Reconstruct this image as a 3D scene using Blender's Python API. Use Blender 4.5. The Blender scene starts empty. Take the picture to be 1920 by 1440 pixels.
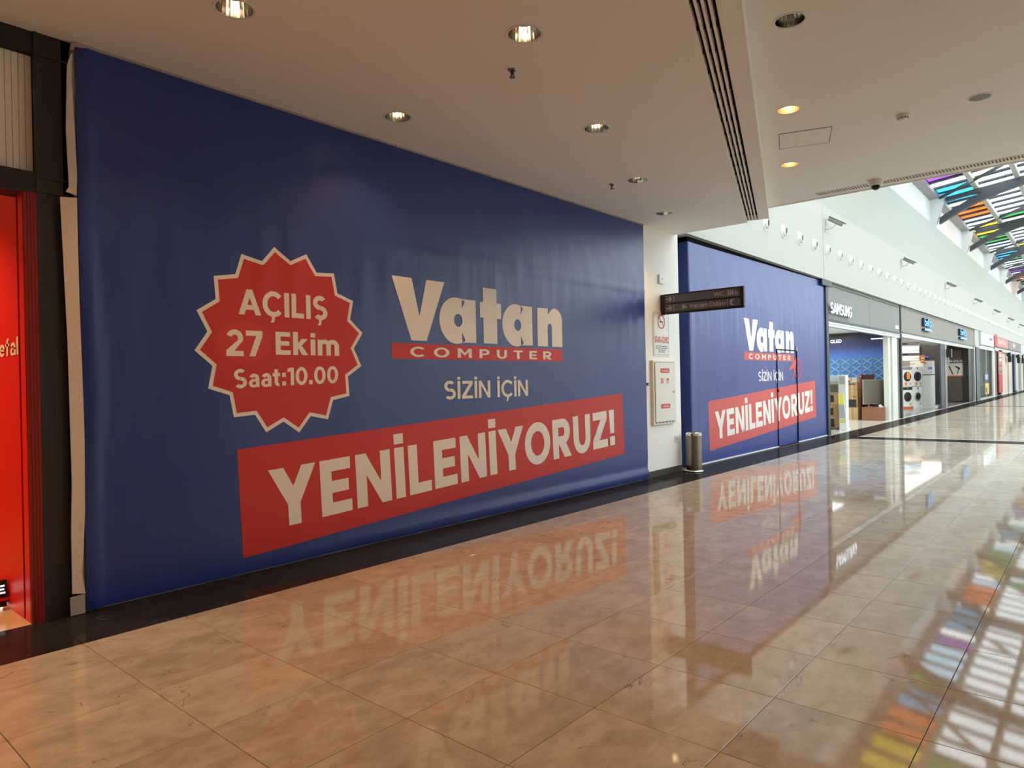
import bpy, bmesh, math, random
from mathutils import Vector, Matrix, noise

PI = math.pi
S = bpy.context.scene
COL = S.collection
R = math.radians
random.seed(7)

# ------------------------------------------------------------------ camera
CAM = Vector((-2.589, -4.590, 1.485))
YAW, PITCH, ROLL, FOC = R(49.2247), R(-0.02252), R(-1.18037), 1283.94
fwd = Vector((math.cos(PITCH)*math.sin(YAW), math.cos(PITCH)*math.cos(YAW), math.sin(PITCH)))
rt = fwd.cross(Vector((0, 0, 1))).normalized()
up = rt.cross(fwd)
rt2 = math.cos(ROLL)*rt + math.sin(ROLL)*up
up2 = -math.sin(ROLL)*rt + math.cos(ROLL)*up
cd = bpy.data.cameras.new('camera')
cd.sensor_fit = 'HORIZONTAL'
cd.sensor_width = 36.0
cd.lens = FOC/1920*36.0
cd.clip_start = 0.05
cd.clip_end = 400
cam = bpy.data.objects.new('camera', cd)
COL.objects.link(cam)
m = Matrix((rt2, up2, -fwd)).transposed().to_4x4()
m.translation = CAM
cam.matrix_world = m
S.camera = cam

# ------------------------------------------------------------------ world, lights, exposure
SKY = 4.6
W = bpy.data.worlds.new('overcast_sky')
S.world = W
W.use_nodes = True
bg = W.node_tree.nodes['Background']
bg.inputs[0].default_value = (0.88, 0.99, 1.03, 1)
bg.inputs[1].default_value = SKY
S.view_settings.view_transform = 'Standard'
S.view_settings.look = 'None'
S.view_settings.gamma = 1
S.view_settings.exposure = 0.13
S.view_settings.use_curve_mapping = False
S.cycles.max_bounces = 10
S.cycles.diffuse_bounces = 6
S.cycles.glossy_bounces = 4
S.cycles.transparent_max_bounces = 12
S.cycles.sample_clamp_indirect = 6.0
S.cycles.use_denoising = True

WARM = (1.0, 0.50, 0.18)
P_LOW = 58       # recessed lamps of the low ceiling
P_HIGH = 16      # recessed lamps of the upper ceiling
def area(name, loc, sx, sy, power, color, rot=(0, 0, 0)):
    l = bpy.data.lights.new(name, 'AREA')
    l.shape = 'RECTANGLE'; l.size = sx; l.size_y = sy
    l.energy = power; l.color = color
    o = bpy.data.objects.new(name, l); COL.objects.link(o)
    o.location = loc; o.rotation_euler = rot
    return o
area('shop_ceiling_light', (-5.0, 2.2, 3.2), 2.0, 2.0, 60, (1, 0.80, 0.58))
area('shop_ceiling_light', (20.5, 3.6, 3.03), 6.0, 2.4, 170, (0.98, 1, 0.97))
area('shop_ceiling_light', (32.0, 2.3, 3.03), 13.0, 2.2, 260, (1, 0.96, 0.90))
area('shop_ceiling_light', (48.0, 3.0, 3.1), 6.0, 3.0, 300, (1, 1, 0.97))
area('shop_ceiling_light', (62.0, 3.0, 3.1), 18.0, 3.0, 600, (1, 0.95, 0.88))

# ------------------------------------------------------------------ helpers
def lin(c):
    if isinstance(c, (int, float)):
        c = (c, c, c)
    return tuple(((v/255)/12.92 if v/255 <= 0.04045 else ((v/255+0.055)/1.055)**2.4) for v in c)

MATS = {}
def mat(name, rgb, rough=0.5, metal=0.0, spec=0.5, emit=0.0, ecol=None, bump=None, coat=0.0, lincol=None, var=0.0, vscale=4.0):
    if name in MATS:
        return MATS[name]
    M = bpy.data.materials.new(name)
    M.use_nodes = True
    nt = M.node_tree
    b = nt.nodes['Principled BSDF']
    c = lincol if lincol else lin(rgb)
    b.inputs['Base Color'].default_value = (*c, 1)
    b.inputs['Roughness'].default_value = rough
    b.inputs['Metallic'].default_value = metal
    b.inputs['Specular IOR Level'].default_value = spec
    b.inputs['Coat Weight'].default_value = coat
    if emit:
        b.inputs['Emission Color'].default_value = (*(lin(ecol) if ecol else c), 1)
        b.inputs['Emission Strength'].default_value = emit
    tc = None
    if var or bump:
        tc = nt.nodes.new('ShaderNodeTexCoord')
    if var:
        n = nt.nodes.new('ShaderNodeTexNoise')
        n.inputs['Scale'].default_value = vscale
        n.inputs['Detail'].default_value = 5
        r = nt.nodes.new('ShaderNodeMapRange')
        r.inputs[1].default_value = 0.3; r.inputs[2].default_value = 0.7
        r.inputs[3].default_value = 1-var; r.inputs[4].default_value = 1+var
        mx = nt.nodes.new('ShaderNodeVectorMath'); mx.operation = 'SCALE'
        mx.inputs[0].default_value = c
        nt.links.new(tc.outputs['Object'], n.inputs['Vector'])
        nt.links.new(n.outputs['Fac'], r.inputs[0])
        nt.links.new(r.outputs[0], mx.inputs['Scale'])
        nt.links.new(mx.outputs[0], b.inputs['Base Color'])
    if bump:
        sc, st, stretch = bump
        n = nt.nodes.new('ShaderNodeTexNoise')
        n.inputs['Scale'].default_value = sc
        n.inputs['Detail'].default_value = 4
        mp = nt.nodes.new('ShaderNodeMapping')
        mp.inputs['Scale'].default_value = stretch
        bp = nt.nodes.new('ShaderNodeBump')
        bp.inputs['Strength'].default_value = st
        bp.inputs['Distance'].default_value = 0.02
        nt.links.new(tc.outputs['Object'], mp.inputs['Vector'])
        nt.links.new(mp.outputs[0], n.inputs['Vector'])
        nt.links.new(n.outputs['Fac'], bp.inputs['Height'])
        nt.links.new(bp.outputs['Normal'], b.inputs['Normal'])
    MATS[name] = M
    return M

class MB:
    """collects simple solids, then links them as one mesh object"""
    def __init__(s):
        s.v = []; s.f = []
    def add(s, vs, fs):
        n = len(s.v)
        s.v += [tuple(p) for p in vs]
        s.f += [tuple(i+n for i in f) for f in fs]
        return s
    def box(s, x0, y0, z0, x1, y1, z1):
        x0, x1 = min(x0, x1), max(x0, x1); y0, y1 = min(y0, y1), max(y0, y1); z0, z1 = min(z0, z1), max(z0, z1)
        return s.add([(x0,y0,z0),(x1,y0,z0),(x1,y1,z0),(x0,y1,z0),(x0,y0,z1),(x1,y0,z1),(x1,y1,z1),(x0,y1,z1)],
                     [(0,3,2,1),(4,5,6,7),(0,1,5,4),(1,2,6,5),(2,3,7,6),(3,0,4,7)])
    def cbox(s, x0, y0, z0, x1, y1, z1, c):
        """box with chamfered vertical and top edges"""
        def ring(d, z): return [(x0+d,y0,z),(x1-d,y0,z),(x1,y0+d,z),(x1,y1-d,z),(x1-d,y1,z),(x0+d,y1,z),(x0,y1-d,z),(x0,y0+d,z)]
        a = ring(c, z0); b = ring(c, z1-c)
        t = [(x0+c,y0+c,z1),(x1-c,y0+c,z1),(x1-c,y0+c,z1),(x1-c,y1-c,z1),(x1-c,y1-c,z1),(x0+c,y1-c,z1),(x0+c,y1-c,z1),(x0+c,y0+c,z1)]
        t4 = [(x0+c,y0+c,z1),(x1-c,y0+c,z1),(x1-c,y1-c,z1),(x0+c,y1-c,z1)]
        f = [tuple(range(7, -1, -1))]
        for i in range(8):
            j = (i+1) % 8
            f.append((i, j, 8+j, 8+i))
        f += [(8,9,17,16),(9,10,17),(10,11,18,17),(11,12,18),(12,13,19,18),(13,14,19),(14,15,16,19),(15,8,16),(16,17,18,19)]
        return s.add(a+b+t4, f)
    def prism(s, poly, ax, a0, a1):
        """extrude a 2-D polygon along axis ax (0 x: poly=(y,z); 1 y: poly=(x,z); 2 z: poly=(x,y))"""
        def P(p, a):
            return (a, p[0], p[1]) if ax == 0 else ((p[0], a, p[1]) if ax == 1 else (p[0], p[1], a))
        n = len(poly)
        vs = [P(p, a0) for p in poly]+[P(p, a1) for p in poly]
        fs = [tuple(range(n)), tuple(range(2*n-1, n-1, -1))]+[(i, n+i, n+(i+1) % n, (i+1) % n) for i in range(n)]
        return s.add(vs, fs)
    def lathe(s, prof, c, d=(0, 0, 1), n=24, close=True):
        """prof = [(r, h)...] about direction d from point c"""
        d = Vector(d).normalized()
        a = d.orthogonal().normalized(); b = d.cross(a)
        c = Vector(c); vs = []; fs = []
        for r, h in prof:
            for k in range(n):
                t = 2*PI*k/n
                vs.append(c+d*h+(a*math.cos(t)+b*math.sin(t))*r)
        for i in range(len(prof)-1):
            for k in range(n):
                k2 = (k+1) % n
                fs.append((i*n+k, i*n+k2, (i+1)*n+k2, (i+1)*n+k))
        if close:
            fs.append(tuple(range(n-1, -1, -1)))
            fs.append(tuple((len(prof)-1)*n+k for k in range(n)))
        return s.add(vs, fs)
    def cyl(s, p, q, r, n=16, r2=None):
        p = Vector(p); q = Vector(q)
        return s.lathe([(r, 0), (r if r2 is None else r2, (q-p).length)], p, q-p, n)
    def tube(s, pts, r, n=8):
        for a, b in zip(pts[:-1], pts[1:]):
            s.cyl(a, b, r, n)
        return s
    def rot(s, ang, c=(0, 0, 0)):
        ca, sa = math.cos(ang), math.sin(ang)
        s.v = [(c[0]+(x-c[0])*ca-(y-c[1])*sa, c[1]+(x-c[0])*sa+(y-c[1])*ca, z) for x, y, z in s.v]
        return s
    def mesh(s, name, m, smooth=False, bevel=0):
        me = bpy.data.meshes.new(name)
        me.from_pydata(s.v, [], s.f)
        bm = bmesh.new(); bm.from_mesh(me)
        bmesh.ops.recalc_face_normals(bm, faces=bm.faces)
        if bevel:
            bmesh.ops.bevel(bm, geom=[e for e in bm.edges if e.is_manifold and e.calc_face_angle(0) > 0.5], offset=bevel,
                            segments=2, affect='EDGES', profile=0.5, clamp_overlap=True)
        bm.to_mesh(me); bm.free()
        if smooth:
            me.polygons.foreach_set('use_smooth', [True]*len(me.polygons))
            me.set_sharp_from_angle(angle=R(35))
        if m: me.materials.append(m)
        return me
    def build(s, name, m, parent=None, smooth=False, bevel=0, kind=None, label=None):
        o = bpy.data.objects.new(name, s.mesh(name, m, smooth, bevel))
        COL.objects.link(o)
        if parent: o.parent = parent
        if kind: o['kind'] = kind
        if label: o['label'] = label
        return o

def tag(o, label, cat=None, group=None, kind=None):
    o['label'] = label
    if cat: o['category'] = cat
    if group: o['group'] = group
    if kind: o['kind'] = kind
    return o
def thing(name, label, cat, loc=(0, 0, 0), rz=0.0, group=None, kind=None):
    o = bpy.data.objects.new(name, None)
    o.empty_display_size = 0.1
    COL.objects.link(o)
    o.location = loc; o.rotation_euler = (0, 0, rz)
    return tag(o, label, cat, group, kind)
def struct(o, label, cat):
    return tag(o, label, cat, kind='structure')
def dup(o, parent=None):
    c = o.copy(); COL.objects.link(c)
    if parent: c.parent = parent
    for ch in list(o.children):
        dup(ch, c)
    return c

# flat print: curves and text turned into meshes in the (x, z) plane
def poly_mesh(loops):
    cu = bpy.data.curves.new('print', 'CURVE')
    cu.dimensions = '2D'; cu.fill_mode = 'BOTH'
    for lp in loops:
        sp = cu.splines.new('POLY')
        sp.points.add(len(lp)-1)
        for p, q in zip(sp.points, lp):
            p.co = (q[0], q[1], 0, 1)
        sp.use_cyclic_u = True
    o = bpy.data.objects.new('print', cu)
    me = bpy.data.meshes.new_from_object(o)
    vs = [(v.co.x, v.co.y) for v in me.vertices]
    fs = [tuple(p.vertices) for p in me.polygons]
    bpy.data.objects.remove(o); bpy.data.curves.remove(cu); bpy.data.meshes.remove(me)
    return vs, fs
# a bold geometric alphabet built from strokes: every glyph is a list of polygons on a cap height of 1
def glyph(ch, t):
    """(width, polygons) for stem weight t"""
    h = t*0.88
    B = lambda x0, z0, x1, z1: [(x0, z0), (x1, z0), (x1, z1), (x0, z1)]
    def arc(cx, cz, rx, rz, a0, a1, tx=None, tz=None):
        tx = t if tx is None else tx; tz = h if tz is None else tz
        n = max(4, int(abs(a1-a0)/9))
        out = [(cx+rx*math.cos(R(a0+(a1-a0)*k/n)), cz+rz*math.sin(R(a0+(a1-a0)*k/n))) for k in range(n+1)]
        inn = [(cx+(rx-tx)*math.cos(R(a0+(a1-a0)*k/n)), cz+(rz-tz)*math.sin(R(a0+(a1-a0)*k/n))) for k in range(n+1)]
        return [[out[k], out[k+1], inn[k+1], inn[k]] for k in range(n)]
    X = 0.73                                   # x-height
    I = B(0, 0, t, 1)
    ced = lambda c: [[(c-0.03, -0.09), (c+0.11, -0.09), (c+0.11, 0.02), (c-0.03, 0.02)], [(c-0.09, -0.25), (c+0.06, -0.25), (c+0.12, -0.08), (c-0.01, -0.08)]]
    if ch == ' ': return 0.30, []
    if ch == 'I': return t, [I]
    if ch == 'İ': return t, [I, B(0, 1.07, t, 1.07+t*0.82)]
    if ch == 'l': return t, [B(0, 0, t, 1.03)]
    if ch == 'ı': return t, [B(0, 0, t, X)]
    if ch == 'i': return t, [B(0, 0, t, X), B(0, X+0.09, t, X+0.09+t*0.85)]
    if ch in 'EF':
        w = 0.68
        return w, [I, B(t*0.9, 1-h, w-0.01, 1), B(t*0.9, 0.5-h/2, w-0.06, 0.5+h/2)]+([B(t*0.9, 0, w, h)] if ch == 'E' else [])
    if ch == 'L': return 0.62, [I, B(t*0.9, 0, 0.62, h)]
    if ch == 'T': return 0.78, [B(0, 1-h, 0.78, 1), B(0.39-t/2, 0, 0.39+t/2, 1)]
    if ch == 'H': return 0.80, [I, B(0.80-t, 0, 0.80, 1), B(t*0.9, 0.5-h/2, 0.8-t*0.9, 0.5+h/2)]
    if ch == 'N': return 0.84, [I, B(0.84-t, 0, 0.84, 1), [(0, 1), (t*0.98, 1), (0.84, 0), (0.84-t*0.98, 0)]]
    if ch == 'M': return 1.0, [I, B(1-t, 0, 1, 1), [(0, 1), (t, 1), (0.5, 0.52), (0.5, 0.22)], [(1-t, 1), (1, 1), (0.5, 0.22), (0.5, 0.52)]]
    if ch == 'Z': return 0.76, [B(0.03, 1-h, 0.75, 1), B(0, 0, 0.76, h), [(0.75-t*1.35, 1-h*1.02), (0.75, 1-h*1.02), (t*1.35, h*1.02), (0, h*1.02)]]
    if ch == 'Y':
        w = 0.94; c = w/2
        return w, [B(c-t/2, 0, c+t/2, 0.44), [(0, 1), (t*1.18, 1), (c+t/2, 0.43), (c-t/2, 0.36)], [(w, 1), (c+t/2, 0.36), (c-t/2, 0.43), (w-t*1.18, 1)]]
    if ch == 'A': return 1.0, [[(0, 0), (t*1.1, 0), (0.5+t*0.5, 1), (0.5-t*0.55, 1)], [(1, 0), (0.5+t*0.55, 1), (0.5-t*0.5, 1), (1-t*1.1, 0)], B(0.24, 0.20, 0.76, 0.20+h*0.95)]
    if ch == 'V': return 0.96, [[(0, 1), (t*1.12, 1), (0.48+t*0.5, 0), (0.48-t*0.5, 0)], [(0.96-t*1.12, 1), (0.96, 1), (0.48+t*0.5, 0), (0.48-t*0.5, 0)]]
    if ch == 'W':
        o = []
        for x in (0, 0.62): o += [[(x, 1), (x+t*1.05, 1), (x+0.39+t*0.45, 0), (x+0.39-t*0.5, 0)], [(x+0.78-t*1.05, 1), (x+0.78, 1), (x+0.39+t*0.5, 0), (x+0.39-t*0.45, 0)]]
        return 1.4, o
    if ch == 'K': return 0.84, [I, [(t*0.8, 0.28), (t*0.8, 0.28+t*1.25), (0.82-t*1.3, 1), (0.82, 1)], [(0.29, 0.46), (0.42, 0.64), (0.84, 0), (0.84-t*1.3, 0)]]
    if ch == 'U': return 0.82, [B(0, 0.40, t, 1), B(0.82-t, 0.40, 0.82, 1)]+arc(0.41, 0.40, 0.41, 0.42, 180, 360)
    if ch == 'O': return 1.04, arc(0.52, 0.5, 0.52, 0.52, 0, 360)
    if ch == 'Q': return 1.04, arc(0.52, 0.5, 0.52, 0.52, 0, 360)+[[(0.58, 0.30), (0.70, 0.38), (0.98, 0.03), (0.85, -0.06)]]
    if ch in 'CÇG':
        o = arc(0.52, 0.5, 0.52, 0.52, 42, 318)
        if ch == 'Ç': o += ced(0.46)
        if ch == 'G': return 0.96, o+[B(0.56, 0.36, 0.95, 0.36+h), B(0.95-t, 0.16, 0.95, 0.36+h)]
        return 0.92, o
    if ch == 'D': return 0.88, [I, B(t*0.9, 1-h, 0.40, 1), B(t*0.9, 0, 0.40, h)]+arc(0.38, 0.5, 0.50, 0.5, -90, 90)
    if ch in 'PR':
        o = [I, B(t*0.9, 1-h, 0.45, 1), B(t*0.9, 0.34, 0.45, 0.34+h)]+arc(0.44, 0.67, 0.32, 0.33, -90, 90)
        if ch == 'R': return 0.80, o+[[(0.26, 0.36), (0.26+t*1.28, 0.36), (0.80, 0), (0.80-t*1.25, 0)]]
        return 0.76, o
    if ch in 'SŞ':
        o = arc(0.37, 0.715, 0.36, 0.305, 38, 270)+arc(0.39, 0.285, 0.37, 0.305, -145, 90)
        return 0.76, o+(ced(0.33) if ch == 'Ş' else [])
    if ch == '0': return 0.80, arc(0.40, 0.5, 0.40, 0.52, 0, 360)
    if ch == '1': return 0.20+t, [B(0.20, 0, 0.20+t, 1), [(0, 0.74), (0.22, 0.80), (0.26, 1), (0.18, 1), (0, 0.93)]]
    if ch == '2': return 0.76, arc(0.38, 0.69, 0.37, 0.33, -22, 160)+[[(0.745, 0.60), (0.60, 0.46), (t*1.5, h*0.95), (0, h*0.95), (0, h*1.1), (0.53, 0.63)], B(0, 0, 0.76, h)]
    if ch == '7': return 0.76, [B(0, 1-h, 0.76, 1), [(0.76-t*1.3, 1-h*1.02), (0.76, 1-h*1.02), (0.14+t*1.2, 0), (0.14, 0)]]
    if ch == '.': return t*1.1, [B(0, 0, t*1.1, t*1.1)]
    if ch == ':': return t*1.1, [B(0, 0, t*1.1, t*1.1), B(0, X-t*1.1, t*1.1, X)]
    if ch == '!': return t*1.12, [[(0, 1), (t*1.12, 1), (t*0.98, 0.34), (t*0.14, 0.34)], B(t*0.03, 0, t*1.09, t*1.02)]
    if ch == 'a': return 0.64, [B(0.64-t, 0, 0.64, 0.45)]+arc(0.32, 0.43, 0.32, 0.315, 0, 152)+arc(0.29, 0.215, 0.29, 0.235, 60, 325, t*0.95, h*0.75)+[B(0.30, 0.45-h*0.78, 0.60, 0.45)]
    if ch == 'e': return 0.70, arc(0.35, 0.365, 0.35, 0.38, 0, 322)+[B(t*0.6, 0.365-h*0.35, 0.69, 0.365+h*0.35)]
    if ch == 'o': return 0.74, arc(0.37, 0.365, 0.37, 0.38, 0, 360)
    if ch == 'd': return 0.76, arc(0.37, 0.365, 0.37, 0.38, 0, 360)+[B(0.76-t, 0, 0.76, 1.03)]
    if ch == 'b': return 0.76, arc(0.39, 0.365, 0.37, 0.38, 0, 360)+[B(0, 0, t, 1.03)]
    if ch == 's': return 0.56, arc(0.275, 0.525, 0.265, 0.220, 35, 270, t*0.9, h*0.8)+arc(0.285, 0.205, 0.275, 0.220, -145, 90, t*0.9, h*0.8)
    if ch == 't': return 0.50, [B(0.12, 0.18, 0.12+t, 0.93), B(0, X-h, 0.48, X)]+arc(0.37, 0.20, 0.25, 0.21, 180, 290)
    if ch == 'f': return 0.48, [B(0.11, 0, 0.11+t, 0.80), B(0, X-h, 0.46, X)]+arc(0.36, 0.79, 0.25, 0.25, 75, 180)
    if ch == 'k': return 0.72, [B(0, 0, t, 1.03), [(t*0.8, 0.20), (t*0.8, 0.20+t*1.2), (0.70-t*1.3, X), (0.70, X)], [(0.24, 0.34), (0.36, 0.50), (0.72, 0), (0.72-t*1.3, 0)]]
    if ch == 'r': return 0.46, [B(0, 0, t, X)]+arc(0.40, 0.40, 0.40, 0.34, 80, 180)
    if ch == 'm':
        o = [B(0, 0, t, X)]
        for x in (0.0, 0.42): o += arc(x+(0.42+t)/2, 0.44, (0.42+t)/2, 0.305, 0, 180)+[B(x+0.42, 0, x+0.42+t, 0.44)]
        return 0.84+t, o
    raise KeyError(ch)
def text_raw(s, bold=0.0, space=1.0):
    t = 0.13+bold*4.5
    vs = []; fs = []; x = 0.0
    gap = 0.115+(space-1)*0.9
    kern = {'AÇ': -0.05, 'LI': 0.0, 'YE': -0.03, 'İY': -0.04, 'YO': -0.08, 'at': -0.04, 'Ya': -0.10, 'Te': -0.10, 'LE': -0.02, 'WC': -0.04}
    for i, ch in enumerate(s):
        w, polys = glyph(ch, t)
        for p in polys:
            n = len(vs)
            if s_area(p) < 0: p = p[::-1]
            vs += [(x+a, b) for a, b in p]; fs.append(tuple(range(n, n+len(p))))
        x += w+gap+kern.get(s[i:i+2], 0)
    return vs, fs
def s_area(poly):
    return sum(poly[i-1][0]*poly[i][1]-poly[i][0]*poly[i-1][1] for i in range(len(poly)))/2
def text_fit(s, x0, x1, z0, cap, bold=0.0, space=1.0, xh=False):
    """text whose ink runs x0..x1, with baseline z0 and capital height (or x-height) cap"""
    vs, fs = text_raw(s, bold, space)
    a = min(v[0] for v in vs); b = max(v[0] for v in vs)
    k = cap/(0.73 if xh else 1.0)
    return [(x0+(v[0]-a)/(b-a)*(x1-x0), z0+v[1]*k) for v in vs], fs
def refine(bm, L):
    """cut a flat print on a grid so that it can follow a wrinkled surface"""
    for ax in (0, 1):
        lo = min(v.co[ax] for v in bm.verts); hi = max(v.co[ax] for v in bm.verts)
        no = Vector((1, 0, 0)) if ax == 0 else Vector((0, 1, 0))
        c = (math.floor(lo/L)+1)*L
        while c < hi:
            bmesh.ops.bisect_plane(bm, geom=bm.verts[:]+bm.edges[:]+bm.faces[:], dist=1e-5, plane_co=no*c, plane_no=no)
            c += L
def print_on(parent, name, vf, mp, m, L=None, label=None):
    """lay a flat print on a surface: mp maps (u, v) to a 3-D point"""
    vs, fs = vf
    me = bpy.data.meshes.new(name)
    me.from_pydata([(x, z, 0) for x, z in vs], [], fs)
    if L:
        bm = bmesh.new(); bm.from_mesh(me)
        bmesh.ops.remove_doubles(bm, verts=bm.verts, dist=1e-5)
        refine(bm, L)
        bmesh.ops.triangulate(bm, faces=bm.faces[:])
        bm.normal_update()
        bmesh.ops.reverse_faces(bm, faces=[f for f in bm.faces if f.normal.z < 0])
        bm.to_mesh(me); bm.free()
    nors = []
    for v in me.vertices:
        u, w = v.co.x, v.co.y
        v.co = mp(u, w)
        if L:                      # normals of the curved sheet itself
            e = 0.01
            a = Vector(mp(u+e, w))-Vector(mp(u-e, w)); b = Vector(mp(u, w+e))-Vector(mp(u, w-e))
            nors.append(a.cross(b).normalized())
    if L:
        me.polygons.foreach_set('use_smooth', [True]*len(me.polygons))
        me.update()
        me.normals_split_custom_set_from_vertices(nors)
    me.materials.append(m)
    o = bpy.data.objects.new(name, me); COL.objects.link(o)
    o.parent = parent
    if label: o['label'] = label
    return o
def rect(x0, z0, x1, z1):
    return [(x0, z0), (x1, z0), (x1, z1), (x0, z1)], [(0, 1, 2, 3)]
def ell(cx, cz, rx, rz, n=40, a0=0, a1=2*PI):
    return [(cx+rx*math.cos(a0+(a1-a0)*k/n), cz+rz*math.sin(a0+(a1-a0)*k/n)) for k in range(n+(0 if a1-a0 >= 2*PI-1e-6 else 1))]

# ------------------------------------------------------------------ materials
M_ceil = mat('white_ceiling_paint', (243, 240, 234), 0.9, spec=0.2, bump=(60, 0.05, (1, 1, 1)))
M_fac = mat('white_facade_paint', (189, 189, 184), 0.75, spec=0.3)
M_wall = mat('white_wall_paint', (244, 243, 238), 0.7, spec=0.3, bump=(40, 0.04, (1, 1, 1)))
M_hall = mat('beige_wall_paint', (120, 100, 82), 0.8, spec=0.3)
M_black = mat('black_painted_metal', (26, 24, 24), 0.45)
M_blackwood = mat('black_stained_panel', (38, 34, 32), 0.5, bump=(30, 0.15, (1, 1, 0.1)), var=0.15, vscale=6)
M_dark = mat('dark_grey_metal', (52, 54, 58), 0.45, metal=0.3)
M_void = mat('dark_recess', (10, 10, 10), 0.9, spec=0.1)
M_grey = mat('grey_sign_metal', (132, 134, 130), 0.65)
M_alu = mat('brushed_aluminium', (190, 190, 188), 0.35, metal=0.8)
M_chrome = mat('polished_chrome', (225, 222, 215), 0.12, metal=1.0)
M_steel = mat('brushed_steel', (150, 140, 130), 0.3, metal=1.0, bump=(220, 0.08, (1, 1, 0.02)))
M_whitep = mat('white_plastic', (228, 228, 224), 0.4)
M_cream = mat('cream_panel', (248, 238, 226), 0.6)
M_white_print = mat('white_print', (232, 228, 220), 0.5, spec=0.35)
M_red_print = mat('red_print', (196, 52, 46), 0.5, spec=0.35)
M_red_print2 = mat('pale_red_print', (206, 84, 78), 0.5, spec=0.35)
M_hem = mat('white_banner_back', (224, 206, 188), 0.7, bump=(25, 0.2, (1, 1, 1)))
M_redpaint = mat('red_lacquer', (224, 36, 22), 0.42)
M_redrib = mat('dark_red_lacquer', (140, 24, 20), 0.4)
M_goldtext = mat('cream_lettering', (250, 225, 185), 0.5)
M_card = mat('brown_cardboard', (176, 138, 98), 0.8, var=0.08)
M_card2 = mat('pale_cardboard', (196, 164, 122), 0.8, var=0.08)
M_ink = mat('black_ink', (40, 36, 34), 0.6)
M_wood = mat('brown_wood', (140, 92, 66), 0.5, var=0.12, vscale=8)
M_redwood = mat('lit_red_brown_lacquer', (140, 62, 46), 0.35)  # lit face of the display board, light put into the colour
M_orange = mat('orange_label', (240, 140, 60), 0.5)
M_yellow = mat('yellow_print', (240, 226, 90), 0.5)
M_bluep = mat('blue_plastic', (88, 140, 178), 0.5)
M_navy = mat('navy_print', (40, 44, 90), 0.5)
M_skirt = mat('dark_skirting', (60, 58, 54), 0.4)

def blue_vinyl():
    M = mat('blue_banner_vinyl', (0, 0, 0), 0.36, spec=0.68, lincol=(0.011, 0.035, 0.235))
    nt = M.node_tree; b = nt.nodes['Principled BSDF']
    tc = nt.nodes.new('ShaderNodeTexCoord')
    bumps = None
    for sc, stretch, st, dist in ((5.0, (3.0, 1, 0.45), 0.12, 0.02), (160.0, (1, 1, 1), 0.06, 0.004)):
        mp = nt.nodes.new('ShaderNodeMapping'); mp.inputs['Scale'].default_value = stretch
        n = nt.nodes.new('ShaderNodeTexNoise'); n.inputs['Scale'].default_value = sc; n.inputs['Detail'].default_value = 3
        bp = nt.nodes.new('ShaderNodeBump'); bp.inputs['Strength'].default_value = st; bp.inputs['Distance'].default_value = dist
        nt.links.new(tc.outputs['Object'], mp.inputs['Vector']); nt.links.new(mp.outputs[0], n.inputs['Vector'])
        nt.links.new(n.outputs['Fac'], bp.inputs['Height'])
        if bumps: nt.links.new(bumps.outputs['Normal'], bp.inputs['Normal'])
        bumps = bp
    nt.links.new(bumps.outputs['Normal'], b.inputs['Normal'])
    return M
M_blue = blue_vinyl()

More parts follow.
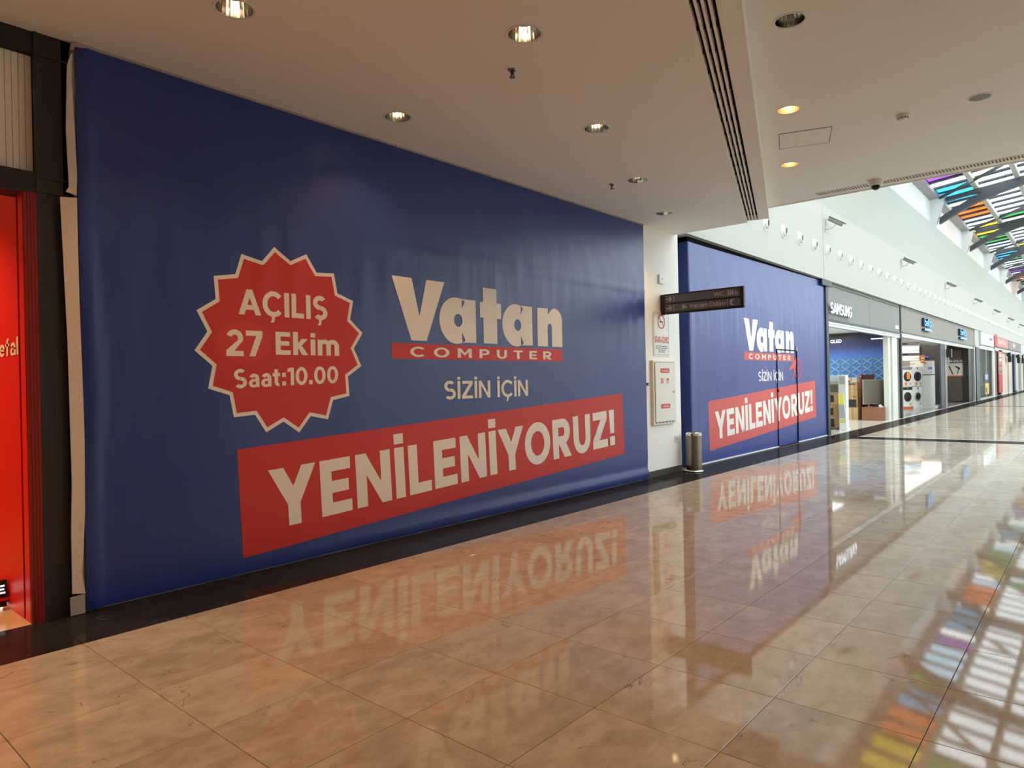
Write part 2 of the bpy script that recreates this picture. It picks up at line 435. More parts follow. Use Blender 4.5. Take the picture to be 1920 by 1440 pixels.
def marble(name, c1, c2, vein, rough, f0, f90):
    M = bpy.data.materials.new(name); M.use_nodes = True
    nt = M.node_tree; b = nt.nodes['Principled BSDF']; L = nt.links
    geo = nt.nodes.new('ShaderNodeNewGeometry'); oi = nt.nodes.new('ShaderNodeObjectInfo')
    add = nt.nodes.new('ShaderNodeMath'); add.operation = 'ADD'
    L.new(oi.outputs['Random'], add.inputs[0]); L.new(geo.outputs['Random Per Island'], add.inputs[1])
    frac = nt.nodes.new('ShaderNodeMath'); frac.operation = 'FRACT'; L.new(add.outputs[0], frac.inputs[0])
    sc = nt.nodes.new('ShaderNodeVectorMath'); sc.operation = 'SCALE'; sc.inputs[0].default_value = (17, 31, 11)
    L.new(frac.outputs[0], sc.inputs['Scale'])
    va = nt.nodes.new('ShaderNodeVectorMath'); va.operation = 'ADD'
    L.new(geo.outputs['Position'], va.inputs[0]); L.new(sc.outputs[0], va.inputs[1])
    mp = nt.nodes.new('ShaderNodeMapping'); mp.inputs['Scale'].default_value = (1.0, 1.5, 1); mp.inputs['Rotation'].default_value = (0, 0, 0.1)
    L.new(va.outputs[0], mp.inputs['Vector'])
    n1 = nt.nodes.new('ShaderNodeTexNoise'); n1.inputs['Scale'].default_value = 4.2; n1.inputs['Detail'].default_value = 13
    n1.inputs['Roughness'].default_value = 0.72; n1.inputs['Distortion'].default_value = 0.15
    L.new(mp.outputs[0], n1.inputs['Vector'])
    cr = nt.nodes.new('ShaderNodeValToRGB')
    cr.color_ramp.elements[0].position = 0.33; cr.color_ramp.elements[0].color = (*c2, 1)
    cr.color_ramp.elements[1].position = 0.62; cr.color_ramp.elements[1].color = (*c1, 1)
    L.new(n1.outputs['Fac'], cr.inputs[0])
    # fine veins: thin contour of a second noise, broken up by a third
    n2 = nt.nodes.new('ShaderNodeTexNoise'); n2.inputs['Scale'].default_value = 2.3; n2.inputs['Detail'].default_value = 6; n2.inputs['Distortion'].default_value = 1.2
    L.new(va.outputs[0], n2.inputs['Vector'])
    s1 = nt.nodes.new('ShaderNodeMath'); s1.operation = 'SUBTRACT'; s1.inputs[1].default_value = 0.5; L.new(n2.outputs['Fac'], s1.inputs[0])
    s2 = nt.nodes.new('ShaderNodeMath'); s2.operation = 'ABSOLUTE'; L.new(s1.outputs[0], s2.inputs[0])
    s3 = nt.nodes.new('ShaderNodeMapRange'); s3.inputs[1].default_value = 0.0; s3.inputs[2].default_value = 0.008; s3.inputs[3].default_value = 1; s3.inputs[4].default_value = 0
    L.new(s2.outputs[0], s3.inputs[0])
    n3 = nt.nodes.new('ShaderNodeTexNoise'); n3.inputs['Scale'].default_value = 5
    L.new(va.outputs[0], n3.inputs['Vector'])
    s4 = nt.nodes.new('ShaderNodeMapRange'); s4.inputs[1].default_value = 0.55; s4.inputs[2].default_value = 0.66
    L.new(n3.outputs['Fac'], s4.inputs[0])
    s5 = nt.nodes.new('ShaderNodeMath'); s5.operation = 'MULTIPLY'; L.new(s3.outputs[0], s5.inputs[0]); L.new(s4.outputs[0], s5.inputs[1])
    mx = nt.nodes.new('ShaderNodeMix'); mx.data_type = 'RGBA'
    L.new(s5.outputs[0], mx.inputs['Factor']); L.new(cr.outputs[0], mx.inputs['A']); mx.inputs['B'].default_value = (*vein, 1)
    tone = nt.nodes.new('ShaderNodeMapRange'); tone.inputs[3].default_value = 0.90; tone.inputs[4].default_value = 1.08
    L.new(frac.outputs[0], tone.inputs[0])
    fin = nt.nodes.new('ShaderNodeVectorMath'); fin.operation = 'SCALE'
    L.new(mx.outputs['Result'], fin.inputs[0]); L.new(tone.outputs[0], fin.inputs['Scale'])
    # worn polish: a matt stone body under a mirror layer whose weight grows towards grazing angles
    nt.nodes.remove(b)
    df = nt.nodes.new('ShaderNodeBsdfDiffuse'); L.new(fin.outputs[0], df.inputs['Color'])
    gl = nt.nodes.new('ShaderNodeBsdfGlossy'); gl.inputs['Roughness'].default_value = rough
    lw = nt.nodes.new('ShaderNodeLayerWeight'); lw.inputs['Blend'].default_value = 0.5
    pw = nt.nodes.new('ShaderNodeMath'); pw.operation = 'POWER'; pw.inputs[1].default_value = 3.0; L.new(lw.outputs['Facing'], pw.inputs[0])
    mr = nt.nodes.new('ShaderNodeMapRange'); mr.inputs[3].default_value = f0; mr.inputs[4].default_value = f90; L.new(pw.outputs[0], mr.inputs[0])
    ms = nt.nodes.new('ShaderNodeMixShader'); L.new(mr.outputs[0], ms.inputs[0]); L.new(df.outputs[0], ms.inputs[1]); L.new(gl.outputs[0], ms.inputs[2])
    L.new(ms.outputs[0], nt.nodes['Material Output'].inputs['Surface'])
    return M
M_marble = marble('cream_marble', (0.55, 0.48, 0.38), (0.38, 0.315, 0.235), (0.18, 0.12, 0.07), 0.042, 0.05, 0.60)
M_granite = marble('black_granite', (0.030, 0.028, 0.027), (0.016, 0.015, 0.015), (0.06, 0.055, 0.05), 0.09, 0.03, 0.22)
M_grout = mat('dark_grout', (104, 84, 60), 0.9)
M_shopfloor = mat('pale_shop_floor', (214, 212, 200), 0.12)
M_tanfloor = mat('tan_shop_floor', (215, 180, 125), 0.15)

def glass(name, tint, gloss=0.06):
    M = bpy.data.materials.new(name); M.use_nodes = True
    nt = M.node_tree
    nt.nodes.remove(nt.nodes['Principled BSDF'])
    out = nt.nodes['Material Output']
    t = nt.nodes.new('ShaderNodeBsdfTransparent'); t.inputs[0].default_value = (*[math.sqrt(v) for v in tint], 1)
    g = nt.nodes.new('ShaderNodeBsdfGlossy'); g.inputs['Roughness'].default_value = 0.02
    mx = nt.nodes.new('ShaderNodeMixShader'); mx.inputs[0].default_value = gloss
    nt.links.new(t.outputs[0], mx.inputs[1]); nt.links.new(g.outputs[0], mx.inputs[2])
    nt.links.new(mx.outputs[0], out.inputs['Surface'])
    return M
GL = {'w': glass('clear_glass', (0.90, 0.91, 0.91), 0.04), 'p': glass('purple_glass', (0.17, 0.035, 0.33)),
      'b': glass('blue_glass', (0.03, 0.25, 0.42)), 'o': glass('orange_glass', (0.46, 0.085, 0.014)),
      'y': glass('yellow_glass', (0.50, 0.36, 0.02)), 'g': glass('green_glass', (0.03, 0.17, 0.045)),
      'l': glass('pale_blue_glass', (0.42, 0.62, 0.75))}
M_shopglass = glass('shop_window_glass', (0.86, 0.90, 0.89), 0.07)

# ================================================================== STRUCTURE
XN, XF = -10.0, 100.0
YR = -14.0
# ---- floor: slab, 300 nearest tiles as parts, the rest joined
floor = struct(MB().box(XN-0.2, YR-0.2, -0.3, XF+0.2, 9, -0.012).build('floor', M_grout), 'polished cream marble mall floor with black granite border along the shopfronts', 'floor')
G = 0.0017
cells = []
def add_cells(x0, x1, y0, y1):
    if x1-x0 > 0.02: cells.append((x0, x1, y0, y1))
ROWS = [(-0.411, 0.0)]
y = -0.411
while y > YR+0.3:
    ROWS.append((y-0.6, y)); y -= 0.6
BANDS = [(15.15, 16.0), (35.2, 36.0), (57.0, 57.7)]
for i in range(int(XN/0.6), int(XF/0.6)):
    x0, x1 = i*0.6, i*0.6+0.6
    segs = [(x0, x1)]
    for a, b in BANDS:
        ns = []
        for s0, s1 in segs:
            if s1 <= a or s0 >= b: ns.append((s0, s1)); continue
            if s0 < a: ns.append((s0, a))
            if s1 > b: ns.append((b, s1))
        segs = ns
    for s0, s1 in segs:
        for r0, r1 in ROWS:
            add_cells(s0, s1, r0, r1)
def in_view(x, y, z=0.0, pad=60):
    d = Vector((x, y, z))-CAM
    zz = d.dot(fwd)
    if zz < 0.3: return False
    px = 960+FOC*d.dot(rt2)/zz; py = 720-FOC*d.dot(up2)/zz
    return -pad < px < 1920+pad and -pad < py < 1440+pad
def shown(c):
    x0, x1, y0, y1 = c
    return any(in_view(x, y) for x in (x0, x1) for y in (y0, y1))
def size_seen(c):
    d = Vector(((c[0]+c[1])/2, (c[2]+c[3])/2, 0))-CAM
    return (c[1]-c[0])*(c[3]-c[2])/d.dot(fwd)**3 if d.dot(fwd) > 0.1 else 0
vis = sorted([c for c in cells if shown(c)], key=size_seen, reverse=True)[:295]
vset = set(vis)
TM = {}
def tile_mesh(w, d, name, m):
    k = (round(w, 3), round(d, 3), name)
    if k not in TM:
        TM[k] = MB().cbox(-w/2+G, -d/2+G, -0.02, w/2-G, d/2-G, 0, 0.0012).mesh(name, m)
    return TM[k]
def put_tile(c, name, m):
    o = bpy.data.objects.new(name, tile_mesh(c[1]-c[0], c[3]-c[2], name, m))
    o.location = ((c[0]+c[1])/2, (c[2]+c[3])/2, 0)
    COL.objects.link(o); o.parent = floor
for c in vis: put_tile(c, 'tile', M_marble)
rest = MB()
for c in cells:
    if c not in vset:
        rest.box(c[0]+G, c[2]+G, -0.02, c[1]-G, c[3]-G, 0)
rest.build('tile_field', M_marble, floor, kind='stuff')
# black granite border, one slab per 0.6 m, and the cross bands
far_border = MB()
for i in range(int(XN/0.6), int(XF/0.6)):
    c = (i*0.6, i*0.6+0.6, 0.0, 0.655)
    if -2.2 < c[0] < 34: put_tile(c, 'border_tile', M_granite)
    else: far_border.box(c[0]+G, c[2]+G, -0.02, c[1]-G, c[3]-G, 0)
far_border.build('border_field', M_granite, floor, kind='stuff')
for a, b in BANDS:
    k = 0; yy = 0.0
    while yy > YR:
        put_tile((a, b-0.12, yy-0.9, yy), 'band_tile', M_granite)
        yy -= 0.9; k += 1
    MB().box(b-0.1, YR, -0.02, b-0.03, 0.0, 0.002).build('expansion_strip', M_whitep, floor)
shopfloor = struct(MB().box(15.9, 0.657, -0.012, XF, 9, 0.0).build('floor', M_shopfloor), 'pale glossy tiled floor inside the lit shops', 'floor')
struct(MB().box(24.6, 0.80, 0.0, 42.6, 6.5, 0.006).build('floor', mat('grey_shop_floor', (112, 114, 112), 0.15)), 'grey glossy floor inside the appliance shop', 'floor')
redfloor = struct(MB().box(XN, 0.657, -0.012, -1.2, 5, 0.0).build('floor', M_tanfloor), 'tan tiled floor inside the red shop on the left', 'floor')

# ---- ceilings
Z1, Z2 = 3.85, 4.02
EX = 7.62
O0 = Vector((1.61, -2.90)); O1 = Vector((7.60, -0.87))
od = (O1-O0).normalized(); on = Vector((od.y, -od.x))      # along the slanted edge, and towards the open side
Pback = O0-od*12.2
def off(p, d): return p-on*d                                 # into the low ceiling
low_lamps = [(-0.46, -0.54), (1.01, -1.66), (1.35, 0.07), (2.80, -1.05), (4.51, -0.48), (6.18, 0.07)]
back_lamps = [(-0.78, -2.27), (-2.57, -2.88), (-4.4, -3.5), (-2.27, -1.15), (-4.1, -1.77)]
high_lamps = [(2.41, -2.95), (4.06, -2.38), (5.77, -1.81)]
high_back = [(0.65, -3.53), (-1.1, -4.1), (-2.9, -4.7), (3.2, -6.0), (-0.6, -7.2)]
RL, RH = 0.112, 0.100
def slab(loops, z0, z1):
    """a flat slab with holes"""
    vs, fs = poly_mesh(loops)
    n = len(vs); M_ = MB()
    M_.add([(x, y, z0) for x, y in vs]+[(x, y, z1) for x, y in vs], [tuple(reversed(f)) for f in fs]+[tuple(i+n for i in f) for f in fs])
    for lp in loops:
        k = len(lp)
        M_.add([(p[0], p[1], z0) for p in lp]+[(p[0], p[1], z1) for p in lp], [(i, (i+1) % k, k+(i+1) % k, k+i) for i in range(k)])
    return M_
SL0, SL1 = 0.125, 0.295     # slot diffuser between these distances from the edge
a0, a1 = off(O1, SL1), off(Pback, SL1)
b0, b1 = off(O1, SL0), off(Pback, SL0)
yL = 0.70
main = [(XN, yL), (XN, a1.y), (a1.x, a1.y), (a0.x-od.x*0.1, a0.y-od.y*0.1), (off(O1, SL1).x, a0.y), (EX, off(O1, SL1).y), (EX, yL)]
main = [(XN, yL), (XN, a1.y), (a1.x, a1.y), (a0.x, a0.y), (EX, a0.y+0.005), (EX, yL)]
loops = [main]+[ell(x, y, RL, RL, 28) for x, y in low_lamps]
ceiling = struct(slab(loops, Z1, Z1+0.1).build('ceiling', M_ceil), 'low white ceiling with recessed lamps above the blue banner', 'ceiling')
strip = MB().prism([(b1.x, b1.y), (Pback.x, Pback.y), (O1.x, O1.y), (b0.x, b0.y)], 2, Z1, Z1+0.1)
strip.prism([(Pback.x, Pback.y), (Pback.x+on.x*0.02, Pback.y+on.y*0.02), (O1.x+on.x*0.02, O1.y+on.y*0.02), (O1.x, O1.y)], 2, Z1, Z2+0.05)
strip.build('ceiling_edge', M_ceil, ceiling)
E1 = (7.60, -0.87); E2 = (7.60, YR)
YH = -9.5          # the hall ceiling stops here; beyond, an unseen glazed void added for daylight
up_poly = [(Pback.x, Pback.y), (XN, Pback.y), (XN, YH), (E2[0], YH), E1]
loops = [up_poly]+[ell(x, y, RH, RH, 28) for x, y in high_lamps]
ceiling2 = struct(slab(loops, Z2, Z2+0.1).build('ceiling', M_ceil), 'upper white ceiling with hatch and dome camera, beside the long slot vent', 'ceiling')
MB().prism([E1, (E2[0], YH), (E2[0]+0.03, YH), (E1[0]+0.03, E1[1])], 2, Z2-0.012, 4.5).box(XN, YH-0.03, Z2-0.012, 7.63, YH, 4.5).build('ceiling_edge', M_ceil, ceiling2)
struct(MB().box(XN, YH, 4.5, 7.6, 2.0, 4.7).build('ceiling', M_ceil), 'unseen slab added over the two white ceilings to keep sky light out', 'ceiling')  # added out of view to block sky light above the ceilings

# ---- walls
wl = MB().box(-1.06, 0.66, 0, 6.5, 0.9, Z1)
wall_left = struct(wl.build('wall_left', M_wall), 'wall carrying the large blue banner', 'wall')
pil = struct(MB().box(6.5, 0.66, 0.0, 7.73, 1.6, 4.5).build('wall_pillar', M_wall), 'white wall pier between the two blue banners', 'wall')
MB().box(6.5, 0.648, 0.0, 7.735, 0.66, 0.10).build('baseboard', M_skirt, pil)
MB().box(7.73, 1.2, 0, 8.2, 1.3, 4.5).build('recess_shade', M_void, pil)  # black sheet stands in for the shade of the gap
struct(MB().box(XN-0.2, YR, 0, XN, 6, 12).build('wall_back', M_hall), 'beige end wall of the hall behind the camera', 'wall')
struct(MB().box(XN, YR-0.2, 0, 7.6, YR, 12).build('wall_right', M_hall), 'beige wall on the far side of the low hall', 'wall')
struct(MB().box(7.6, YR-0.2, 0, XF, YR, 6.2).box(7.6, YR-0.2, 11.5, XF, YR, 12).build('wall_right', M_wall), 'white wall on the far side of the mall hall', 'wall')
struct(MB().box(XF, YR, 0, XF+0.2, 9, 12).build('wall_far', M_wall), 'white end wall far down the mall', 'wall')
struct(MB().box(7.4, YH, 4.5, 7.6, 2.0, 5.0).box(XN, YH, 4.5, 7.4, YH+0.2, 12).build('wall_front', M_wall), 'white parapet over the ceiling edge facing the atrium', 'wall')

# facade: smooth white panels over the shopfronts, set-back upper wall, niches with fins below the roof
FY, FZ0, FZ1 = 0.66, 3.95, 5.80
facade = struct(MB().box(7.6, FY+0.02, FZ0, XF, 1.2, FZ1-0.02).build('wall_facade', M_fac), 'white facade band with round jet nozzles over the shopfronts', 'wall')
xs = [7.6, 15.54, 33.2, 50.8, 68.4, 86.0, XF]
for xa, xb in zip(xs[:-1], xs[1:]):
    MB().box(xa+0.015, FY, FZ0, xb-0.015, FY+0.03, FZ1).build('facade_panel', M_fac, facade)
MB().box(7.6, FY+0.031, FZ1-0.02, XF, 1.2, FZ1).build('ledge', M_fac, facade)
MB().box(15.40, 0.655, 3.80, 16.2, 0.70, FZ0).build('dark_lintel', M_dark, facade)
UY, UZ = 1.2, 8.40
M_fac2 = mat('shaded_wall_white', (180, 184, 177), 0.75, spec=0.3)  # greyer copy of the white, shading of the upper wall put into colour
M_fac3 = mat('lit_niche_white', (226, 226, 224), 0.75, spec=0.3)  # brighter copy of the white, so niche and fins read as lit
upper = struct(MB().box(7.6, UY, FZ1-0.5, XF, UY+0.2, UZ).build('wall_upper', M_fac2), 'set-back white upper wall under the coloured glass roof', 'wall')
MB().box(7.6, 1.42, UZ-0.3, XF, 1.6, 10.4).build('niche_wall', M_fac3, upper)
BEAMX = [15.6+9.6*k for k in range(9)]
for bx in BEAMX:
    MB().prism([(1.2, UZ), (1.43, UZ), (1.43, 9.9), (0.80, 9.9)], 0, bx-0.12, bx+0.12).build('fin', M_fac3, upper)

# ---- glass roof
def roof_z(y): return 9.9+0.12*(1.4-y)
M_beam_ = mat('blue_grey_steel', (84, 88, 96), 0.45, metal=0.2)
roof = thing('window_1', 'coloured glass roof of the atrium with grey glazing bars', 'roof', (0, 0, 0), kind='structure')
def slab_y(x0, x1, y0, y1, d0, d1):
    """box following the roof slope: offsets d0..d1 from the roof plane"""
    z00, z01, z10, z11 = roof_z(y0)+d0, roof_z(y0)+d1, roof_z(y1)+d0, roof_z(y1)+d1
    return ([(x0,y0,z00),(x1,y0,z00),(x1,y1,z10),(x0,y1,z10),(x0,y0,z01),(x1,y0,z01),(x1,y1,z11),(x0,y1,z11)],
            [(0,3,2,1),(4,5,6,7),(0,1,5,4),(1,2,6,5),(2,3,7,6),(3,0,4,7)])
YC = [1.10, -0.40, -1.90, -3.40, -4.90, -6.40, -7.90, -9.40, -10.9, -12.4, YR]
bars = MB(); NX0 = 7.2
nstrip = int((XF-NX0)/1.2)
for k in range(nstrip+1):
    bars.add(*slab_y(NX0+1.2*k-0.13, NX0+1.2*k+0.13, YC[-1], 1.2, -0.05, 0.03))
for k in range(10): bars.add(*slab_y(XN+1.95*k-0.25, XN+1.95*k, YR, YH, -0.1, 0.03))  # bars over the added daylight void
bars.build('glazing_bar', mat('dark_glazing_bar', (70, 72, 78), 0.5), roof, kind='stuff')
for y in YC[1:-1]:
    MB().add(*slab_y(7.6, XF, y-0.09, y+0.09, -0.26, 0.0)).build('purlin', mat('pale_grey_steel', (176, 174, 166), 0.5), roof)
MB().add(*slab_y(7.6, XF, 1.06, 1.45, -0.22, 0.04)).build('eaves_beam', mat('grey_eaves', (150, 148, 150), 0.5), roof)
# colour of each strip of the first rows of panes, from x = 19.2 on
row1 = {}
def seq(x, s):
    k = int(round((x-NX0)/1.2))
    for i, ch in enumerate(s): row1[k+i] = ch
seq(18.0, 'yyyoobbglllpwb')     # up to the beam at 34.8
seq(34.8, 'bbwooolwyyyggglwwwbbbgwwwwppwooowwyggwpb')
row2 = {}
for k in range(nstrip): row2[k] = 'w'
for x in (20.4, 43.2, 46.8, 54.0, 63.6): row2[int(round((x-NX0)/1.2))] = 'g' if x < 45 else 'y'
PM = {}
restp = {}
for k in range(nstrip):
    x0 = NX0+1.2*k+0.13; x1 = NX0+1.2*(k+1)-0.13
    for j in range(len(YC)-1):
        ch = row1.get(k, 'w') if j == 0 else (row2.get(k, 'w') if j == 1 else ('g' if (k*7+j*3) % 23 == 0 else 'w'))
        if j < 3 and 12 < x0 < 82:
            key = (ch, j)
            if key not in PM:
                me = MB().add(*slab_y(-0.47, 0.47, YC[j+1]+0.09, YC[j]-0.09 if j else YC[j], -0.04, -0.02)).mesh('pane', GL[ch])
                PM[key] = me
            o = bpy.data.objects.new('pane', PM[key]); o.location = ((x0+x1)/2, 0, 0)
            COL.objects.link(o); o.parent = roof
        else:
            restp.setdefault(ch, MB()).add(*slab_y(x0, x1, YC[j+1], YC[j], -0.04, -0.02))
for k in range(9):       # plain panes over the daylight void added beside the hall
    xa = XN+1.95*k
    restp['w'].add(*slab_y(xa, xa+1.7, YR, YH, -0.04, -0.02))
for ch, mb in restp.items():
    mb.build('pane_field', GL[ch], roof, kind='stuff')
gable = thing('added_window_2', 'unseen glazed gable added for daylight above the ceiling edge', 'window', (7.5, 0, 0), kind='structure')  # out of view, added to brighten the near facade
for k in range(8):
    ya = YH+1.3*k
    MB().box(-0.01, ya+0.04, 5.0, 0.01, min(ya+1.3, 1.2), 9.95).build('pane', GL['w'], gable)
    MB().box(-0.05, ya-0.04, 5.0, 0.05, ya+0.04, 10.0).build('mullion', M_beam_, gable)
clere = thing('added_window_3', 'unseen clerestory glazing added for daylight high on the far side of the atrium', 'window', (0, YR-0.1, 0), kind='structure')  # never in view, added to light the facade and the banner sheen
for k in range(19):
    xa = 7.6+4.86*k
    MB().box(xa+0.06, -0.01, 6.2, xa+4.8, 0.01, 11.5).build('pane', GL['w'], clere)
    MB().box(xa-0.06, -0.06, 6.2, xa+0.06, 0.06, 11.5).build('mullion', M_beam_, clere)
# steel frames: lower arch chord and upper chord that meet and run on as one deep plate
M_beam = mat('dark_slate_steel', (66, 67, 72), 0.5)
def frame_profile():
    lo = [(1.06, 8.52), (0.55, 8.80), (0.11, 9.02), (-0.45, 9.28), (-1.23, 9.52), (-2.12, 9.74), (-3.2, 9.93), (-4.45, 10.05)]
    hi = [(-4.45, 10.42), (-3.2, 10.28), (-2.13, 10.10), (-0.31, 9.86), (0.72, 9.70)]
    mouth = [(0.80, 9.52), (-0.1, 9.66), (-0.62, 9.68), (-0.2, 9.50), (0.3, 9.24), (0.75, 8.98), (1.04, 8.80)]
    right = [(-8.9-y, z) for y, z in lo[:-1]][::-1]
    rhi = [(-8.9-y, z) for y, z in hi[1:]]
    return lo+[(-8.9-p[0], p[1]) for p in lo[:-1]][::-1]+[(-8.9-p[0], p[1]) for p in mouth][::-1][::1]+[(-8.9-p[0], p[1]) for p in hi[1:]][::-1]+hi+mouth
prof = frame_profile()
fm = None
for i, bx in enumerate(BEAMX):
    if fm is None:
        fm = MB().prism(prof, 0, -0.15, 0.15).mesh('roof_beam', M_beam)
    o = bpy.data.objects.new('roof_beam', fm); o.location = (bx, 0, 0); COL.objects.link(o)
    which = ['first', 'second', 'third', 'fourth', 'fifth', 'sixth', 'seventh', 'eighth', 'ninth'][i]
    struct(o, 'dark steel roof beam, %s along the glass roof from the low ceiling' % which, 'beam')

for bx in BEAMX[1:]:
    a_ = Vector((bx-0.1, 1.02, 9.72)); b_ = Vector((bx-4.7, -3.38, 0)); b_.z = roof_z(b_.y)-0.2
    MB().cyl(a_, b_, 0.075, 4).build('diagonal_brace', M_beam, roof)

# ================================================================== CEILING THINGS
ORD = ['first', 'second', 'third', 'fourth', 'fifth', 'sixth', 'seventh', 'eighth', 'ninth', 'tenth', 'eleventh', 'twelfth', 'thirteenth', 'fourteenth', 'fifteenth', 'sixteenth', 'seventeenth', 'eighteenth']
def make_downlight(r, lit, bulb=True):
    t = thing('downlight', '', 'lamp', (0, 0, 0))
    MB().lathe([(r-0.004, -0.002), (r+0.012, -0.004), (r+0.016, 0.0), (r-0.004, 0.001)], (0, 0, 0), n=32, close=False).build('trim_ring', M_whitep, t, smooth=True)
    # facetted mirror cone, open below
    c = MB(); n = 24
    for k in range(n):
        t0, t1 = 2*PI*k/n, 2*PI*(k+1)/n
        P = lambda rr, a, z: (rr*math.cos(a), rr*math.sin(a), z)
        c.add([P(r-0.004, t0, 0), P(r-0.004, t1, 0), P(r*0.86, t1, 0.10), P(r*0.86, t0, 0.10)], [(0, 1, 2, 3)])
        c.add([P(r*0.86, t0, 0.10), P(r*0.86, t1, 0.10), P(r*0.5, t1, 0.17), P(r*0.5, t0, 0.17)], [(0, 1, 2, 3)])
    c.lathe([(r*0.5, 0.17), (r*0.49, 0.172)], (0, 0, 0), n=24)
    c.build('reflector', M_warmref if lit else M_chrome, t)
    MB().lathe([(r+0.004, 0.001), (r+0.004, 0.2), (0.01, 0.21)], (0, 0, 0), n=24, close=False).build('housing', M_void, t)
    MB().lathe([(0.008, 0.06), (0.024, 0.07), (0.028, 0.11), (0.018, 0.168)], (0, 0, 0), n=12).build('bulb', M_bulb if bulb else M_bulb_off, t, smooth=True)
    return t
M_warmref = mat('lit_warm_reflector', (255, 240, 212), 0.35, metal=1.0)  # warm lamp glow put into the mirror tint of lit downlights
M_bulb_off = mat('unlit_lamp_bulb', (220, 220, 214), 0.3)
M_bulb = mat('lit_lamp_bulb', (255, 214, 160), 0.4, emit=9.0, ecol=(255, 222, 176))
def lamp_light(x, y, z, p, col):
    l = bpy.data.lights.new('lamp_light', 'SPOT')
    l.energy = p; l.color = col; l.spot_size = R(116); l.spot_blend = 0.8; l.shadow_soft_size = 0.05
    o = bpy.data.objects.new('lamp_light', l); COL.objects.link(o); o.location = (x, y, z)
dl = make_downlight(RL+0.002, False)
labels = ['recessed mirror downlight nearest the dark red shop over the left end of the large banner',
          'recessed bright mirror downlight directly over a sprinkler head, nearest the camera in the outer row',
          'recessed mirror downlight next to the top edge of the large banner at mid length',
          'second recessed downlight along the outer row of the low ceiling',
          'recessed downlight beside the farther sprinkler on the low ceiling',
          'recessed downlight at the far corner of the low ceiling above the white pier']
first = True
for (x, y), lb in zip(low_lamps, labels):
    o = dl if first else dup(dl)
    first = False
    o.location = (x, y, Z1); o['label'] = lb; o['group'] = 'downlights of the low ceiling'
    lamp_light(x, y, Z1-0.01, P_LOW, WARM)
dh0 = make_downlight(RH+0.002, False, False); dh1 = make_downlight(RH+0.002, True)
hl = ['grey unlit mirror downlight at the top edge, nearest on the upper ceiling',
      'golden lit downlight on the near side of the ceiling hatch',
      'golden lit downlight on the far side of the ceiling hatch']
used = {}
for i, ((x, y), lb) in enumerate(zip(high_lamps, hl)):
    src = dh0 if i == 0 else dh1
    o = dup(src) if src.name in used else src
    used[src.name] = 1
    o.location = (x, y, Z2); o['label'] = lb; o['group'] = 'downlights of the upper ceiling'
    if i: lamp_light(x, y, Z2-0.01, P_HIGH, WARM)

for x, y in ((-2.1, 1.5), (-3.3, 1.4)): lamp_light(x, y, 3.2, 110, (1.0, 0.70, 0.42))     # spots added in the red shop so floor bounce lifts the ceiling
for x, y in back_lamps: lamp_light(x, y, Z1-0.01, P_LOW*0.6, WARM)      # lamps of the same rows behind the camera
for x, y in high_back: lamp_light(x, y, Z2-0.01, P_HIGH, WARM)

# sprinkler heads
def make_sprinkler():
    t = thing('sprinkler', '', 'sprinkler')
    MB().lathe([(0.001, -0.012), (0.028, -0.010), (0.036, 0.0), (0.001, 0.001)], (0, 0, 0), n=18).build('escutcheon', M_steel, t, smooth=True)
    MB().cyl((0, 0, -0.01), (0, 0, -0.035), 0.010, 10).box(-0.016, -0.003, -0.05, -0.011, 0.003, -0.02).box(0.011, -0.003, -0.05, 0.016, 0.003, -0.02).box(-0.016, -0.003, -0.035, 0.016, 0.003, -0.03).build('frame', M_dark, t)
    MB().lathe([(0.004, -0.05), (0.024, -0.056), (0.024, -0.059), (0.004, -0.062)], (0, 0, 0), n=16).build('deflector', M_steel, t)
    return t
sp = make_sprinkler(); sp.location = (1.35, -1.26, Z1); sp['label'] = 'nearer small sprinkler head hanging from the low ceiling'
sp['group'] = 'ceiling sprinklers'
sp2 = dup(sp); sp2.location = (4.43, -0.18, Z1); sp2['label'] = 'farther small sprinkler head hanging from the low ceiling'

# long slot diffuser: plenum, three bars, divider clips
t = thing('slot_vent', 'long black slot vent running along the slanted edge of the low ceiling', 'vent', (O1.x, O1.y, Z1))
def strip_box(d0, d1, s0, s1, z0, z1, mb=None):
    """along the slanted edge, distances d from the edge, s back from its far end"""
    mb = mb or MB()
    q = [off(-od*s0, d0), off(-od*s0, d1), off(-od*s1, d1), off(-od*s1, d0)]
    return mb.prism([(p.x, p.y) for p in q], 2, z0, z1)
LS = 12.2
strip_box(SL0-0.001, SL1+0.001, 0.0, LS, 0.07, 0.12).build('plenum', M_void, t)
wb = (SL1-SL0)
for k in range(5):
    c = SL0+wb*(k)/4
    w = 0.009 if 0 < k < 4 else 0.006
    strip_box(max(SL0, c-w), min(SL1, c+w), 0.03, LS, 0.002, 0.075).build('blade', M_ceil, t)
strip_box(SL0, SL1, 0.0, 0.035, 0.0, 0.075).build('end_cap', M_ceil, t)
clips = MB()
for k in range(34):
    strip_box(SL0, SL1, 0.25+0.36*k, 0.258+0.36*k, 0.02, 0.07, clips)
clips.build('spacer_clips', M_dark, t, kind='stuff')
for e0, e1 in ((SL1, SL1+0.035), (SL0-0.035, SL0)):
    f = MB()
    s = 0.0
    while s < LS-0.1:
        strip_box(e0, e1, s+0.003, min(s+2.4, LS)-0.003, -0.003, 0.002, f); s += 2.4
    f.build('flange', M_ceil, t)

